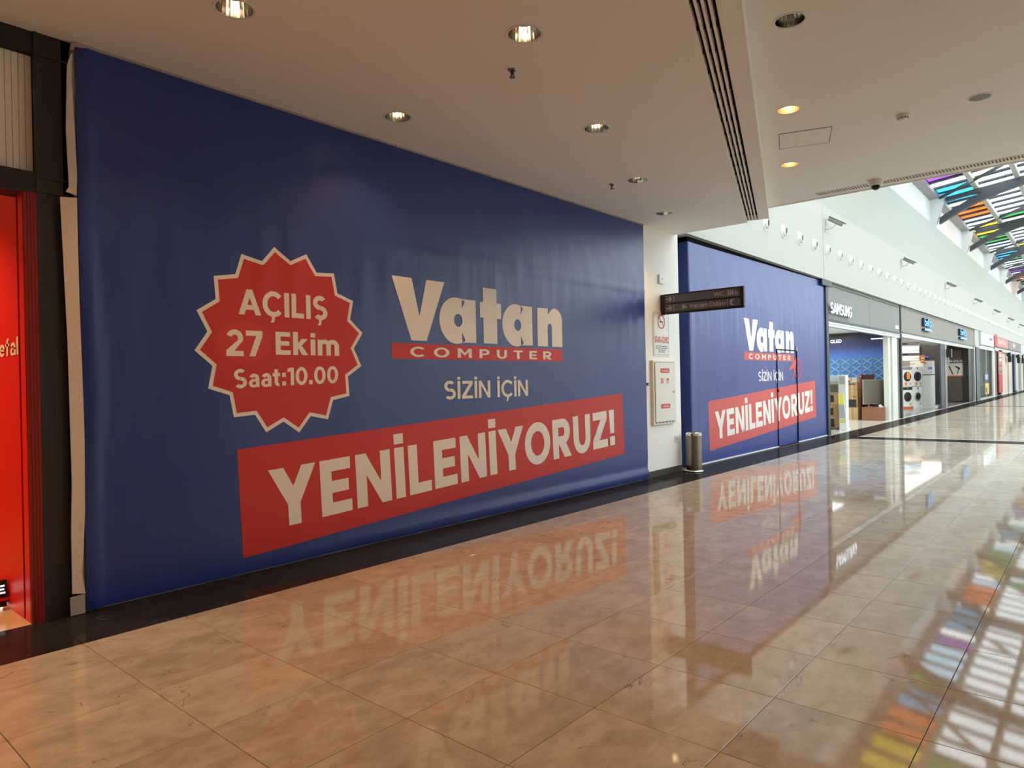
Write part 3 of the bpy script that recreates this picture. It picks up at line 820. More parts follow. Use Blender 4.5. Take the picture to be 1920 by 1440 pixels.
# upper ceiling fittings
t = thing('smoke_detector', 'small round white smoke detector on the upper ceiling', 'smoke detector', (4.97, -3.16, Z2))
MB().lathe([(0.062, 0), (0.062, -0.018), (0.052, -0.022)], (0, 0, 0), n=24).build('base', M_whitep, t, smooth=True)
MB().lathe([(0.050, -0.018), (0.048, -0.038), (0.030, -0.052), (0.001, -0.054)], (0, 0, 0), n=24).build('chamber', M_whitep, t, smooth=True)
v = MB()
for k in range(10):
    a = 2*PI*k/10
    v.cyl((0.044*math.cos(a), 0.044*math.sin(a), -0.041), (0.046*math.cos(a), 0.046*math.sin(a), -0.03), 0.006, 6)
v.build('sensor_slots', M_void, t)
t = thing('ceiling_speaker', 'flat round grey ceiling speaker in the upper ceiling', 'speaker', (4.99, -3.78, Z2))
MB().lathe([(0.085, 0.0), (0.085, -0.004), (0.100, -0.006), (0.104, 0.0)], (0, 0, 0), n=32, close=False).build('rim', M_whitep, t, smooth=True)
MB().lathe([(0.086, 0.0), (0.086, -0.003), (0.02, -0.005)], (0, 0, 0), n=32).build('grille', mat('grey_grille', (150, 146, 138), 0.6, bump=(400, 0.5, (1, 1, 1))), t)
t = thing('ceiling_hatch', 'square access hatch outlined in the upper ceiling between two golden downlights', 'hatch', (4.96, -2.24, Z2), math.atan2(od.y, od.x))
MB().box(-0.252, -0.252, -0.004, 0.252, -0.246, 0).box(-0.252, 0.246, -0.004, 0.252, 0.252, 0).box(-0.252, -0.246, -0.004, -0.246, 0.246, 0).box(0.246, -0.246, -0.004, 0.252, 0.246, 0).build('gap', M_skirt, t)
MB().box(-0.2455, -0.2455, -0.003, 0.2455, 0.2455, 0.0).build('door_panel', M_ceil, t)
t = thing('dome_camera', 'white dome camera with black bubble near the ceiling edge', 'camera', (7.21, -2.41, Z2))
MB().lathe([(0.086, 0), (0.083, -0.06), (0.074, -0.075), (0.055, -0.078)], (0, 0, 0), n=28).build('housing', M_whitep, t, smooth=True)
MB().lathe([(0.056, -0.072), (0.052, -0.095), (0.038, -0.118), (0.016, -0.130), (0.001, -0.132)], (0, 0, 0), n=24).build('dome', mat('smoked_dome', (20, 22, 26), 0.08), t, smooth=True)
t = thing('linear_grille', 'narrow slatted air grille along the far edge of the upper ceiling', 'vent', (7.39, -1.63, Z2))
LG = 8.0
sk = (E2[0]-E1[0])/(E2[1]-E1[1])     # the edge runs slightly askew
def gb(x0, x1, s0, s1, z0, z1, mb):
    return mb.prism([(x0-s0*sk, -s0), (x1-s0*sk, -s0), (x1-s1*sk, -s1), (x0-s1*sk, -s1)], 2, z0, z1)
gb(-0.065, 0.065, 0, LG, -0.003, 0.0, MB()).build('backing', M_void, t)
f = MB(); gb(-0.075, -0.06, 0, LG, -0.008, 0.0, f); gb(0.06, 0.075, 0, LG, -0.008, 0.0, f); gb(-0.006, 0.006, 0, LG, -0.008, 0.0, f)
f.build('frame', M_ceil, t)
f = MB()
for k in range(int(LG/0.036)):
    gb(-0.06, 0.06, 0.036*k, 0.036*k+0.015, -0.008, -0.001, f)
f.build('slats', M_ceil, t, kind='stuff')

# ================================================================== BANNERS
def wrinkle(x, z, seed, seam):
    """how far the vinyl stands off its plane"""
    p = Vector((x*1.9+seed, z*0.55, seed*1.3))
    d = 0.006*noise.noise(p)
    # vertical puckers hanging from the welded seam
    env = math.exp(-((z-seam+0.30)/0.42)**2)
    d += 0.0075*env*noise.noise(Vector((x*7.0, z*0.8, seed+3)))
    env2 = math.exp(-((z-seam-0.45)/0.45)**2)
    d += 0.006*env2*noise.noise(Vector((x*3.4+z*1.5, z*0.9, seed+9)))
    d += 0.005*math.exp(-((z-seam)/0.018)**2)
    return d+0.010
def D1(x, z):
    d = wrinkle(x, z, 2.0, 2.84)
    roll = max(0.0, min(1.0, (x-0.3)/4.5))
    d += 0.030*roll*math.exp(-((z-0.07-0.02*roll)/0.035)**2) - 0.008*roll*math.exp(-((z-0.2)/0.07)**2)
    d += 0.018*math.exp(-((x+0.93+0.02*math.sin(z*3))/0.04)**2)
    e = max(0.0, 1-(z/0.05)) if z < 0.05 else 0
    d -= 0.008*e
    return d
def D2(x, z):
    return wrinkle(x, z, 11.0, 2.95)+0.012*math.exp(-((x-8.3)/0.08)**2)
def sheet(x0, x1, z0, z1, step, y0, D, topf=None):
    nx = int((x1-x0)/step)+1; nz = int((z1-z0)/step)+1
    M_ = MB(); vs = []
    for j in range(nz+1):
        for i in range(nx+1):
            x = x0+(x1-x0)*i/nx
            zt = z1+(topf(x) if topf else 0)
            z = z0+(zt-z0)*j/nz
            vs.append((x, y0-D(x, z), z))
    n = len(vs)
    fs = []
    for j in range(nz):
        for i in range(nx):
            a = j*(nx+1)+i
            fs.append((a, a+1, a+nx+2, a+nx+1))
    # edges turned back so that the sheet has thickness
    back = [(x, y0+0.004, z) for x, y, z in vs]
    rim = [i for i in range(nx+1)]+[(j)*(nx+1)+nx for j in range(1, nz+1)]+[nz*(nx+1)+i for i in range(nx-1, -1, -1)]+[j*(nx+1) for j in range(nz-1, 0, -1)]
    rv = [back[i] for i in rim]
    for k in range(len(rim)):
        k2 = (k+1) % len(rim)
        fs.append((rim[k2], rim[k], n+k, n+k2))
    M_.add(vs+rv, fs)
    return M_
VCAP = 0.495
def art(root, T, D, y0, L, red, big=True):
    """the printed design; T maps design (x, z) to wall (x, z)"""
    lay = [0.0022, 0.0034, 0.0046]
    def mp(k):
        def f(u, v):
            x, z = T(u, v)
            return (x, y0-D(x, z)-lay[k], z)
        return f
    if big:
        cx, cz, Ro, Ri = 0.559, 1.887, 0.788, 0.682
        def star(ro, ri, ph):
            out = []
            for k in range(16):
                out.append((cx+ro*math.cos(R(97.2+22.5*k)), cz+ro*math.sin(R(97.2+22.5*k))))
                out.append((cx+ri*math.cos(R(97.2+22.5*k+11.25)), cz+ri*math.sin(R(97.2+22.5*k+11.25))))
            return out
        print_on(root, 'starburst', poly_mesh([star(Ro, Ri, 0)]), mp(0), M_white_print, L, 'white edge of the sixteen-pointed opening badge')
        print_on(root, 'starburst', poly_mesh([star(Ro-0.042, Ri-0.036, 0)]), mp(1), red, L, 'red sixteen-pointed opening badge')
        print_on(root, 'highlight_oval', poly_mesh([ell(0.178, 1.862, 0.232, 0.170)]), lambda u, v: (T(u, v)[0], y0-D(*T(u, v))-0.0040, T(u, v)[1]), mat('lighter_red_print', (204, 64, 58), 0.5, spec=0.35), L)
        for s, x0, x1, z0, cap, b in (('AÇILIŞ', 0.132, 0.964, 2.085, 0.206, 0.022), ('27', 0.024, 0.334, 1.750, 0.208, 0.022),
                                      ('Ekim', 0.451, 1.078, 1.768, 0.192, 0.022)):
            print_on(root, 'lettering', text_fit(s, x0, x1, z0, cap, b), mp(2), M_white_print, L)
        vf = text_fit('Saat:10.00', 0.083, 1.062, 1.494, 0.150, 0.020)
        vf = ([(x, z+(x-0.083)*0.033) for x, z in vf[0]], vf[1])
        print_on(root, 'lettering', vf, mp(2), M_white_print, L)
    # wordmark
    V = [(1.700, 2.564), (1.957, 2.564), (2.049, 2.185), (2.152, 2.564), (2.406, 2.564), (2.142, 1.939), (1.938, 1.939)]
    def letter_a(dx):
        c = 2.572+dx
        outer = ell(c, 2.171, 0.248, 0.248, 44, R(58), R(302))
        stem = [(2.656+dx, 1.941), (2.873+dx, 1.941), (2.873+dx, 2.409), (2.656+dx, 2.409)]
        body = outer+[(2.656+dx, 2.050), (2.656+dx, 1.941), (2.873+dx, 1.941), (2.873+dx, 2.409), (2.656+dx, 2.409), (2.656+dx, 2.300)]
        hole = ell(2.600+dx, 2.176, 0.062, 0.069, 24)
        return [body, hole]
    tt = [(2.993, 1.942), (3.218, 1.942), (3.218, 2.228), (3.291, 2.228), (3.291, 2.402), (3.218, 2.402), (3.218, 2.563), (2.993, 2.563),
          (2.993, 2.402), (2.942, 2.402), (2.942, 2.228), (2.993, 2.228)]
    nn = [(3.954, 1.938), (4.156, 1.938), (4.156, 2.165)]+[(4.198+0.042*math.cos(R(a)), 2.17+0.055*math.sin(R(a))) for a in range(180, -1, -30)]+[(4.240, 1.938), (4.456, 1.938), (4.456, 2.27)] \
        + [(4.310+0.146*math.cos(R(a)), 2.272+0.148*math.sin(R(a))) for a in range(10, 140, 12)]+[(4.168, 2.330), (4.168, 2.409), (3.954, 2.409)]
    for lp in ([V], letter_a(0), [tt], letter_a(0.985), [nn]):
        print_on(root, 'logo_letter', poly_mesh(lp), mp(1), M_white_print, L)
    print_on(root, 'red_bar', rect(1.686, 1.754, 4.452, 1.909), mp(0), red, L)
    print_on(root, 'lettering', text_fit('COMPUTER', 1.918, 4.230, 1.776, 0.100, 0.020, 1.5), mp(1), M_white_print, L)
    print_on(root, 'lettering', text_fit('SİZİN İÇİN', 2.376, 3.750, 1.335, 0.192, 0.013), mp(1), M_white_print, L)
    ca, sa = math.cos(R(3.05)), math.sin(R(3.05))
    def rotm(u, v): return (0.131+u*ca-v*sa*0.75, 0.136+u*sa+v*ca)
    def mpr(k):
        return lambda u, v: mp(k)(*rotm(u, v))
    print_on(root, 'red_panel', rect(0.0, 0.0, 5.79, 0.872), mpr(0), red, L)
    print_on(root, 'lettering', text_fit('YENİLENİYORUZ!', 0.254, 5.55, 0.168, VCAP, 0.026), mpr(1), M_white_print, L)

b1_ = thing('banner', 'large dark blue hoarding banner with red starburst badge and slanted red slogan panel', 'banner', (0, 0, 0))
sheet(-0.985, 6.572, 0.012, 3.835, 0.05, 0.64, D1).build('sheet', M_blue, b1_, smooth=True)
art(b1_, lambda u, v: (u, v), D1, 0.64, 0.10, M_red_print)
M_hemg = mat('grey_banner_back', (170, 160, 156), 0.7)
for pts, m_ in (([(-1.038, 3.668), (-1.010, 3.800), (-1.008, 3.775), (-1.012, 3.587), (-1.001, 3.268), (-0.991, 2.947), (-0.997, 2.809), (-1.06, 2.825), (-1.041, 2.86), (-1.052, 3.254)], M_hem),
               ([(-1.094, 2.783), (-0.995, 2.794), (-0.993, 2.119), (-0.985, 1.615), (-0.979, 1.183), (-0.986, 0.679), (-1.009, 0.252), (-0.992, 0.134), (-1.071, 0.149), (-1.070, 0.55), (-1.060, 0.904), (-1.068, 1.829)], M_hem),
               ([(-1.084, 0.127), (-0.996, 0.133), (-0.996, 0.004), (-1.083, 0.004)], M_hemg),
               ([(-1.030, 3.700), (-1.012, 3.825), (-0.984, 3.848), (-0.900, 3.846), (-0.94, 3.822), (-0.985, 3.815), (-1.005, 3.78)], M_hemg)):
    MB().prism([(x, z) for x, z in pts], 1, 0.612, 0.617).build('hem_flap', m_, b1_)
MB().box(-0.98, 0.615, 3.832, 6.57, 0.64, 3.848).build('top_batten', M_hemg, b1_)

b2_ = thing('banner', 'smaller blue hoarding banner with a cut door flap, beyond the white pier', 'banner', (0, 0, 0))
Y2 = 0.745
sheet(8.255, 15.80, 0.012, 3.85, 0.06, Y2, D2, lambda x: (x-8.255)/7.5*0.07).build('sheet', M_blue, b2_, smooth=True)
MB().box(8.235, Y2-0.012, 0.01, 8.262, Y2+0.42, 3.85).build('side_return', M_blue, b2_)
def T2(u, v): return (8.955+(u-0.131)*1.0396, 0.209+(v-0.136)*1.0207)
art(b2_, T2, D2, Y2, 0.16, M_red_print2, big=False)
# anniversary mark: slanted numeral and ring
def on2(k): return lambda u, v: (u, Y2-D2(u, v)-0.0030-0.001*k, v)
ring = [ell(13.72, 1.70, 0.24, 0.245, 40), ell(13.72, 1.70, 0.19, 0.205, 40)]
print_on(b2_, 'anniversary_mark', poly_mesh(ring), on2(0), M_red_print2)
print_on(b2_, 'anniversary_mark', poly_mesh([[(13.62, 1.945), (13.68, 1.945), (13.36, 1.44), (13.30, 1.44)], [(13.10, 1.70), (13.42, 1.70), (13.42, 1.655), (13.10, 1.655)], [(13.10, 1.70), (13.13, 1.66), (13.66, 1.94), (13.62, 1.955)]]), on2(1), M_red_print2)
print_on(b2_, 'anniversary_mark', text_fit('e', 13.65, 13.80, 1.62, 0.13, 0.01, xh=True), on2(1), M_red_print2)
fl = MB()
for xa, xb, za, zb in ((12.33, 12.352, 0.02, 2.11), (13.60, 13.625, 0.02, 2.13), (12.34, 13.60, 2.10, 2.118)):
    fl.box(xa, Y2-0.028, za, xb, Y2-0.010, zb)
fl.build('door_slit', M_void, b2_)
MB().prism([(13.56, 2.10), (13.64, 2.10), (13.64, 2.21), (13.60, 2.21)], 1, Y2-0.03, Y2-0.012).build('loose_corner', M_hemg, b2_)
MB().cyl((12.345, Y2-0.05, 1.22), (12.345, Y2-0.01, 1.22), 0.03, 10).build('latch', M_black, b2_)
MB().box(8.3, Y2-0.03, 0.0, 12.33, Y2-0.004, 0.022).box(13.63, Y2-0.03, 0.0, 15.8, Y2-0.004, 0.022).build('bottom_trim', M_whitep, b2_)
struct(MB().box(8.262, Y2+0.01, 0, 15.8, Y2+0.4, 3.94).build('wall_hoarding', M_void), 'dark hoarding frame behind the smaller blue banner', 'wall')
struct(MB().box(15.82, 0.70, 0, 16.02, 0.95, 3.95).build('trim_1', M_dark), 'dark metal jamb between small banner and first open shop', 'trim')

# ================================================================== LEFT: red shop
portal = thing('shop_portal', 'black portal frame of the red shop at the left edge', 'shopfront', (0, 0.66, 0))
MB().box(-1.20, 0.0, 0, -1.0, 0.24, Z1).build('post', M_blackwood, portal)
MB().box(-1.215, -0.006, 0, -1.195, 0.03, Z1).build('edge_trim', M_dark, portal)
MB().box(-4.5, 0.01, 3.71, -1.2, 0.2, Z1).build('top_rail', M_blackwood, portal)
MB().box(-4.5, 0.0, 2.79, -1.2, 0.2, 2.93).build('mid_rail', M_blackwood, portal)
for z in (2.80, 2.895, 3.70): MB().box(-1.20, -0.012, z, -1.03, 0.01, z+0.01).build('joint_trim', M_dark, portal)
MB().box(-4.5, 0.10, 2.93, -1.2, 0.14, 3.71).build('transom_backing', mat('ribbed_groove', (120, 100, 84), 0.7), portal)
for k in range(46):
    x1 = -1.215-0.0365*k
    MB().box(x1-0.0335, 0.06, 2.935, x1, 0.11, 3.705).build('transom_slat', M_cream, portal)
redwall = struct(MB().box(-1.29, 0.82, 0, -1.2, 4.5, 3.3).build('wall_red', M_redpaint), 'bright red side wall of the left shop with cream lettering', 'wall')
MB().box(-1.275, 0.775, 0, -1.2, 0.83, 3.0).build('groove', mat('deep_red_groove', (60, 6, 6), 0.6), redwall)
MB().box(-1.29, 0.675, 0, -1.2, 0.78, 2.79).build('jamb_edge', M_redpaint, redwall)
for k in range(4):
    MB().box(-1.288+0.0185*k, 0.655, 0, -1.2715+0.0185*k, 0.69, 2.79).build('jamb_rib', M_redrib, redwall)
MB().box(-1.288, 0.668, 0, -1.2, 0.7, 2.79).build('jamb_back', M_redrib, redwall)
print_on(redwall, 'lettering', text_fit('Tefal', -1.43, -0.81, 1.745, 0.115, 0.014), lambda u, v: (-1.295, -u, v), M_goldtext)
struct(MB().box(XN, 4.5, 0, -1.2, 4.7, 3.3).build('wall_shop', M_redpaint), 'red rear wall of the left shop', 'wall')
struct(MB().box(XN, 0.86, 3.3, -1.2, 4.7, 3.4).build('ceiling', M_wall), 'ceiling inside the red shop on the left', 'ceiling')
t = thing('display_plinth', 'low black display plinth with red shelf edge, cut by the left picture edge', 'display', (-1.9, 1.15, 0))
MB().box(-0.6, 0.02, 0.02, 0.595, 0.7, 0.07).build('base', M_black, t)
MB().box(-0.6, 0.0, 0.066, 0.625, 0.7, 0.085).build('shelf', M_redpaint, t)
MB().box(-0.6, 0.06, 0.0, 0.58, 0.7, 0.025).build('toe_light', mat('toe_light', (255, 240, 215), 0.5, emit=2.0), t)
t = thing('price_display', 'black tilted display with white characters on the low plinth at the left edge', 'sign', (-1.9, 1.15, 0.085))
MB().prism([(0.0, 0.0), (0.03, 0.115), (0.06, 0.115), (0.06, 0.0)], 0, -0.4, 0.600).build('case', M_black, t)
print_on(t, 'lettering', text_fit('GE', 0.43, 0.585, 0.03, 0.055, 0.02), lambda u, v: (u, -0.002+0.03*v/0.115-0.001, v), mat('lit_characters', (240, 245, 255), 0.5, emit=1.2))

# ================================================================== PIER FITTINGS
PY = 0.66
t = thing('wayfinding_sign', 'dark grey two-line direction sign projecting from the white pier', 'sign', (7.14, PY, 2.68))
MB().box(-0.035, -0.06, -0.16, 0.03, 0.0, 0.15).build('bracket', M_black, t, bevel=0.004)
MB().box(-0.006, -0.064, -0.17, 0.006, -0.02, -0.10).build('bolt', M_alu, t)
sg = MB().box(-0.03, -1.34, -0.16, 0.03, -0.06, 0.155).build('board', M_black, t, bevel=0.006)
M_plate = mat('grey_sign_plate', (74, 80, 92), 0.5)
M_lite = mat('light_grey_print', (176, 176, 176), 0.5)
for z0, z1 in ((0.012, 0.130), (-0.128, -0.012)):
    p = MB().box(-0.036, -1.29, z0, -0.028, -0.09, z1).build('sign_plate', M_plate, t)
def sgn(u, v): return (-0.0375, -u, v)     # u runs away from the wall
def sgnl(u, v): return (-0.0380, -u, v)
def arrow(cx, cz, s):
    return [[(cx-s, cz-0.12*s), (cx+0.35*s, cz-0.12*s), (cx+0.35*s, cz+0.12*s), (cx-s, cz+0.12*s)],
            [(cx+0.02*s, cz+0.85*s), (cx+0.28*s, cz+0.95*s), (cx+1.0*s, cz+0.0), (cx+0.28*s, cz-0.95*s), (cx+0.02*s, cz-0.85*s), (cx+0.66*s, cz)]]
for zc in (0.07, -0.07):
    for lp in arrow(0.155, zc, 0.045):
        print_on(t, 'arrow', poly_mesh([lp]), sgnl, M_lite)
    print_on(t, 'divider', rect(0.235, zc-0.05, 0.240, zc+0.05), sgn, M_lite)
    print_on(t, 'divider', rect(1.095, zc-0.05, 1.100, zc+0.05), sgn, M_lite)
print_on(t, 'lettering', text_fit('WC', 0.89, 1.06, 0.042, 0.058), sgn, M_lite)
print_on(t, 'lettering', text_fit('İlk Yardım Odası', 0.38, 1.06, -0.098, 0.060), sgn, M_lite)
ic = []
for cx in (1.125, 1.155, 1.185):
    print_on(t, 'pictogram', poly_mesh([ell(cx, 0.105, 0.008, 0.009, 12)]), sgn, M_lite)
    print_on(t, 'pictogram', poly_mesh([[(cx-0.011, 0.055), (cx-0.005, 0.03), (cx+0.005, 0.03), (cx+0.011, 0.055), (cx+0.009, 0.092), (cx-0.009, 0.092)]]), sgn, M_lite)
print_on(t, 'pictogram', poly_mesh([ell(1.235, 0.052, 0.026, 0.026, 20), ell(1.235, 0.052, 0.018, 0.018, 20)]), sgn, M_lite)
print_on(t, 'pictogram', poly_mesh([[(1.222, 0.06), (1.222, 0.11), (1.230, 0.11), (1.230, 0.068), (1.250, 0.068), (1.250, 0.06)]]), sgn, M_lite)
cres = [(1.18+0.045*math.cos(a), -0.07+0.045*math.sin(a)) for a in [R(40+280*k/24) for k in range(25)]]+[(1.198+0.036*math.cos(a), -0.07+0.036*math.sin(a)) for a in [R(308-256*k/24) for k in range(25)]]
print_on(t, 'pictogram', poly_mesh([cres]), sgn, M_lite)

t = thing('thermostat', 'small white wall sensor box high on the white pier above the direction sign', 'sensor', (7.12, PY, 3.08))
MB().box(-0.075, -0.03, -0.07, 0.075, 0, 0.07).build('case', M_whitep, t, bevel=0.006)
MB().box(0.01, -0.032, -0.012, 0.025, -0.028, 0.012).build('lens', M_dark, t)

t = thing('no_smoking_sign', 'white no-smoking notice with red ring and wording below the direction sign', 'sign', (7.105, PY, 2.215))
MB().box(-0.255, -0.012, -0.345, 0.255, 0, 0.345).build('board', M_whitep, t, bevel=0.003)
def ns(u, v): return (u, -0.0135, v)
def ns2(u, v): return (u, -0.0145, v)
M_rtext = mat('red_notice_print', (196, 50, 56), 0.5)
print_on(t, 'border_line', poly_mesh([[(-0.235, -0.325), (0.235, -0.325), (0.235, 0.325), (-0.235, 0.325)], [(-0.228, -0.318), (0.228, -0.318), (0.228, 0.318), (-0.228, 0.318)]]), ns, M_lite)
print_on(t, 'prohibition_ring', poly_mesh([ell(0.0, 0.195, 0.115, 0.115, 36), ell(0, 0.195, 0.092, 0.092, 36)]), ns2, M_rtext)
print_on(t, 'prohibition_ring', poly_mesh([[(-0.08, 0.265), (-0.068, 0.277), (0.08, 0.125), (0.068, 0.113)]]), ns2, M_rtext)
print_on(t, 'pictogram', rect(-0.06, 0.183, 0.055, 0.203), ns, M_ink)
print_on(t, 'lettering', text_fit('SİGARA İÇİLMEZ', -0.225, 0.225, -0.135, 0.095, 0.016), ns, M_rtext)
for z, w in ((-0.195, 0.19), (-0.225, 0.19), (-0.255, 0.12), (-0.285, 0.10)):
    f = []
    x = -w
    while x < w-0.02:
        l = random.uniform(0.03, 0.07)
        f.append((x, min(x+l, w))); x += l+0.012
    vs = []; fs = []
    for a, b in f:
        n = len(vs); vs += [(a, z), (b, z), (b, z+0.011), (a, z+0.011)]; fs.append((n, n+1, n+2, n+3))
    print_on(t, 'small_print', (vs, fs), ns, M_ink)

t = thing('fire_hose_cabinet', 'white wall fire cabinet with red labels on the white pier', 'cabinet', (7.11, PY, 0.80))
M_cab = mat('cabinet_white', (226, 224, 212), 0.45)
MB().box(-0.36, -0.05, 0, 0.36, 0, 1.0).build('frame', M_cab, t, bevel=0.006)
d = MB().box(-0.315, -0.062, 0.045, 0.315, -0.045, 0.965).build('door', M_cab, t, bevel=0.004)
MB().box(-0.322, -0.0515, 0.036, 0.322, -0.049, 0.972).build('door_gap', M_skirt, t)
MB().lathe([(0.022, 0), (0.022, 0.012), (0.010, 0.014)], (0.265, -0.062, 0.51), (0, -1, 0), 16).build('lock', M_alu, d, smooth=True)
def cb(u, v): return (u, -0.0635, v)
def cb2(u, v): return (u, -0.0645, v)
for z, s in ((0.84, 'YANGIN'), (0.285, 'VANA')):
    print_on(d, 'red_label', poly_mesh([[(-0.16+0.02, z-0.035), (0.14-0.02, z-0.035), (0.14, z-0.015), (0.14, z+0.015), (0.12, z+0.035), (-0.14, z+0.035), (-0.16, z+0.015), (-0.16, z-0.015)]]), cb, M_rtext)
    print_on(d, 'lettering', text_fit(s, -0.125, 0.105, z-0.018, 0.036), cb2, M_white_print)
for x0 in (-0.145, 0.035):
    print_on(d, 'red_label', rect(x0, 0.645, x0+0.07, 0.72), cb, M_rtext)
print_on(d, 'pictogram', rect(-0.125, 0.660, -0.105, 0.705), cb2, M_white_print)
print_on(d, 'pictogram', poly_mesh([[(0.05, 0.655), (0.09, 0.655), (0.06, 0.71)]]), cb2, M_white_print)
hz = MB()
for k in range(6):
    hz.box(-0.30+0.105*k, -0.0515, 0.022, -0.255+0.105*k, -0.0500, 0.034)
hz.build('vent_slots', M_skirt, t)

t = thing('wall_socket', 'small white wall socket low at the edge of the white pier', 'socket', (7.54, PY, 0.54))
MB().box(-0.045, -0.012, -0.05, 0.045, 0, 0.05).build('plate', M_whitep, t, bevel=0.003)
MB().cyl((0.0, -0.013, 0), (0, -0.005, 0), 0.022, 14).build('outlet', M_lite, t)
t = thing('door_magnet', 'small grey metal contact on the pier beside the large banner', 'fitting', (6.63, PY, 1.435))
MB().box(-0.03, -0.03, -0.022, 0.03, 0, 0.022).build('body', M_dark, t, bevel=0.003)
MB().box(-0.01, -0.034, -0.01, 0.01, -0.028, 0.01).build('contact', M_alu, t)

t = thing('litter_bin', 'round brushed steel litter bin in front of the smaller banner', 'bin', (7.76, 0.46, 0))
MB().lathe([(0.145, 0.0), (0.15, 0.012), (0.14, 0.022), (0.128, 0.03)], (0, 0, 0), n=36).build('foot_ring', M_chrome, t, smooth=True)
MB().lathe([(0.125, 0.02), (0.125, 0.585)], (0, 0, 0), n=36).build('body', M_steel, t, smooth=True)
MB().lathe([(0.127, 0.585), (0.129, 0.59), (0.129, 0.628), (0.120, 0.634), (0.095, 0.632), (0.09, 0.60)], (0, 0, 0), n=36).build('rim', M_chrome, t, smooth=True)
MB().lathe([(0.09, 0.603), (0.088, 0.598)], (0, 0, 0), n=30).build('opening', M_void, t)

# ================================================================== FACADE THINGS
def make_nozzle():
    t = thing('jet_nozzle', '', 'nozzle')
    MB().lathe([(0.155, 0.0), (0.155, 0.012), (0.130, 0.026), (0.112, 0.020)], (0, 0, 0), (0, -1, 0), 24, close=False).build('flange', M_whitep, t, smooth=True)
    MB().lathe([(0.118, 0.001), (0.116, 0.03), (0.106, 0.058), (0.09, 0.078), (0.082, 0.080), (0.066, 0.03)], (0, 0, -0.004), (0, -1, 0), 22, close=False).build('ball', M_whitep, t, smooth=True)
    MB().lathe([(0.080, 0.060), (0.074, 0.059)], (0, 0, -0.004), (0, -1, 0), 18).build('throat', mat('grey_throat', (84, 82, 78), 0.7), t)
    return t
nz = make_nozzle()
nx = 11.65-1.055*2
cnt = {}
i = 0
while nx < 84:
    o = nz if i == 0 else dup(nz)
    o.location = (nx, FY, 4.70)
    if nx < 15.6: sec, n0 = 'small blue banner', 'banner'
    elif nx < 24.5: sec, n0 = 'shop with the blue interior', 'blueshop'
    elif nx < 42.6: sec, n0 = 'shop with the two blue glowing signs', 'glow'
    else: sec, n0 = None, 'far'
    cnt[n0] = cnt.get(n0, 0)+1
    if sec:
        o['label'] = 'white jet nozzle, %s from the left above the %s' % (ORD[cnt[n0]-1], sec)
        o['group'] = 'jet nozzles along the facade'
    else:
        o['label'] = 'tiny white jet nozzle in the far row above the distant shops'
        o['group'] = 'far jet nozzles above the distant shops'
    nx += 1.055; i += 1

def make_cctv():
    t = thing('security_camera', '', 'camera')
    MB().box(-0.05, -0.02, -0.07, 0.05, 0, 0.07).build('wall_plate', M_alu, t)
    K = 0.66
    MB().tube([(0, -0.01, 0), (0.02, -0.16, 0.02), (0.06, -0.24, 0.10)], 0.016, 10).build('arm', M_alu, t, smooth=True)
    ax = Vector((0.30, -0.80, -0.50)).normalized()
    sd = ax.cross(Vector((0, 0, 1))).normalized(); uu = sd.cross(ax)
    c = Vector((0.06, -0.24, 0.17))
    def obox(a0, a1, w, z0, z1, mb):
        vs = [tuple(c+(ax*a+sd*s+uu*z)*K) for z in (z0, z1) for a, s in ((a0, -w), (a1, -w), (a1, w), (a0, w))]
        return mb.add(vs, [(0,3,2,1),(4,5,6,7),(0,1,5,4),(1,2,6,5),(2,3,7,6),(3,0,4,7)])
    h = obox(-0.30, 0.26, 0.075, -0.07, 0.055, MB()).build('housing', mat('camera_grey', (124, 122, 112), 0.5), t, bevel=0.008)
    obox(-0.32, 0.36, 0.09, 0.06, 0.072, MB()).build('sunshield', mat('camera_grey', 0), t)
    MB().lathe([(0.034, 0), (0.034, 0.010)], c+ax*0.170-uu*0.003, ax, 16).build('lens', M_void, h)
    MB().tube([c+ax*(-0.20), c+ax*(-0.22)-uu*0.08, Vector((0.02, -0.03, 0.05))], 0.006, 6).build('cable', M_alu, t)
    return t
cc = make_cctv()
for i, (x, z) in enumerate(((15.75, 5.22), (24.35, 5.28), (33.1, 5.3), (41.9, 5.3), (50.6, 5.3), (59.4, 5.3), (68.2, 5.3))):
    o = cc if i == 0 else dup(cc)
    o.location = (x, FY, z)
    o['label'] = 'grey security camera on the white facade, %s from the ceiling edge' % ORD[i]
    o['group'] = 'security cameras along the facade'

# ================================================================== SHOPS
SY = 0.75
def shop_room(x0, x1, y1, mwall, label, zc=3.08):
    o = MB().box(x0-0.1, SY+0.1, 0, x0, y1, zc).box(x1, SY+0.1, 0, x1+0.1, y1, zc).box(x0-0.1, y1, 0, x1+0.1, y1+0.1, zc).build('wall_shop', mwall)
    struct(o, label, 'wall')
    c = MB().box(x0-0.1, SY+0.05, zc, x1+0.1, y1+0.1, zc+0.8).build('ceiling', M_wall)
    struct(c, label.replace('walls', 'ceiling'), 'ceiling')
M_inter = mat('grey_shop_wall', (158, 152, 142), 0.7)
M_browni = mat('dark_brown_shop_wall', (84, 76, 70), 0.6)
shop_room(16.1, 24.45, 6.0, M_inter, 'walls inside the shop with the blue display')
shop_room(24.65, 42.6, 6.5, M_inter, 'walls inside the appliance shop')
shop_room(44.5, 51.35, 6.0, mat('grey_green_shop_wall', (150, 158, 150), 0.7), 'walls inside the shop with the white lit sign')
shop_room(51.55, 72.0, 5.0, mat('pale_beige_shop_wall', (200, 188, 176), 0.7), 'walls inside the far red and purple shops')
shop_room(72.3, 98, 5.0, M_inter, 'walls inside the last far shop')

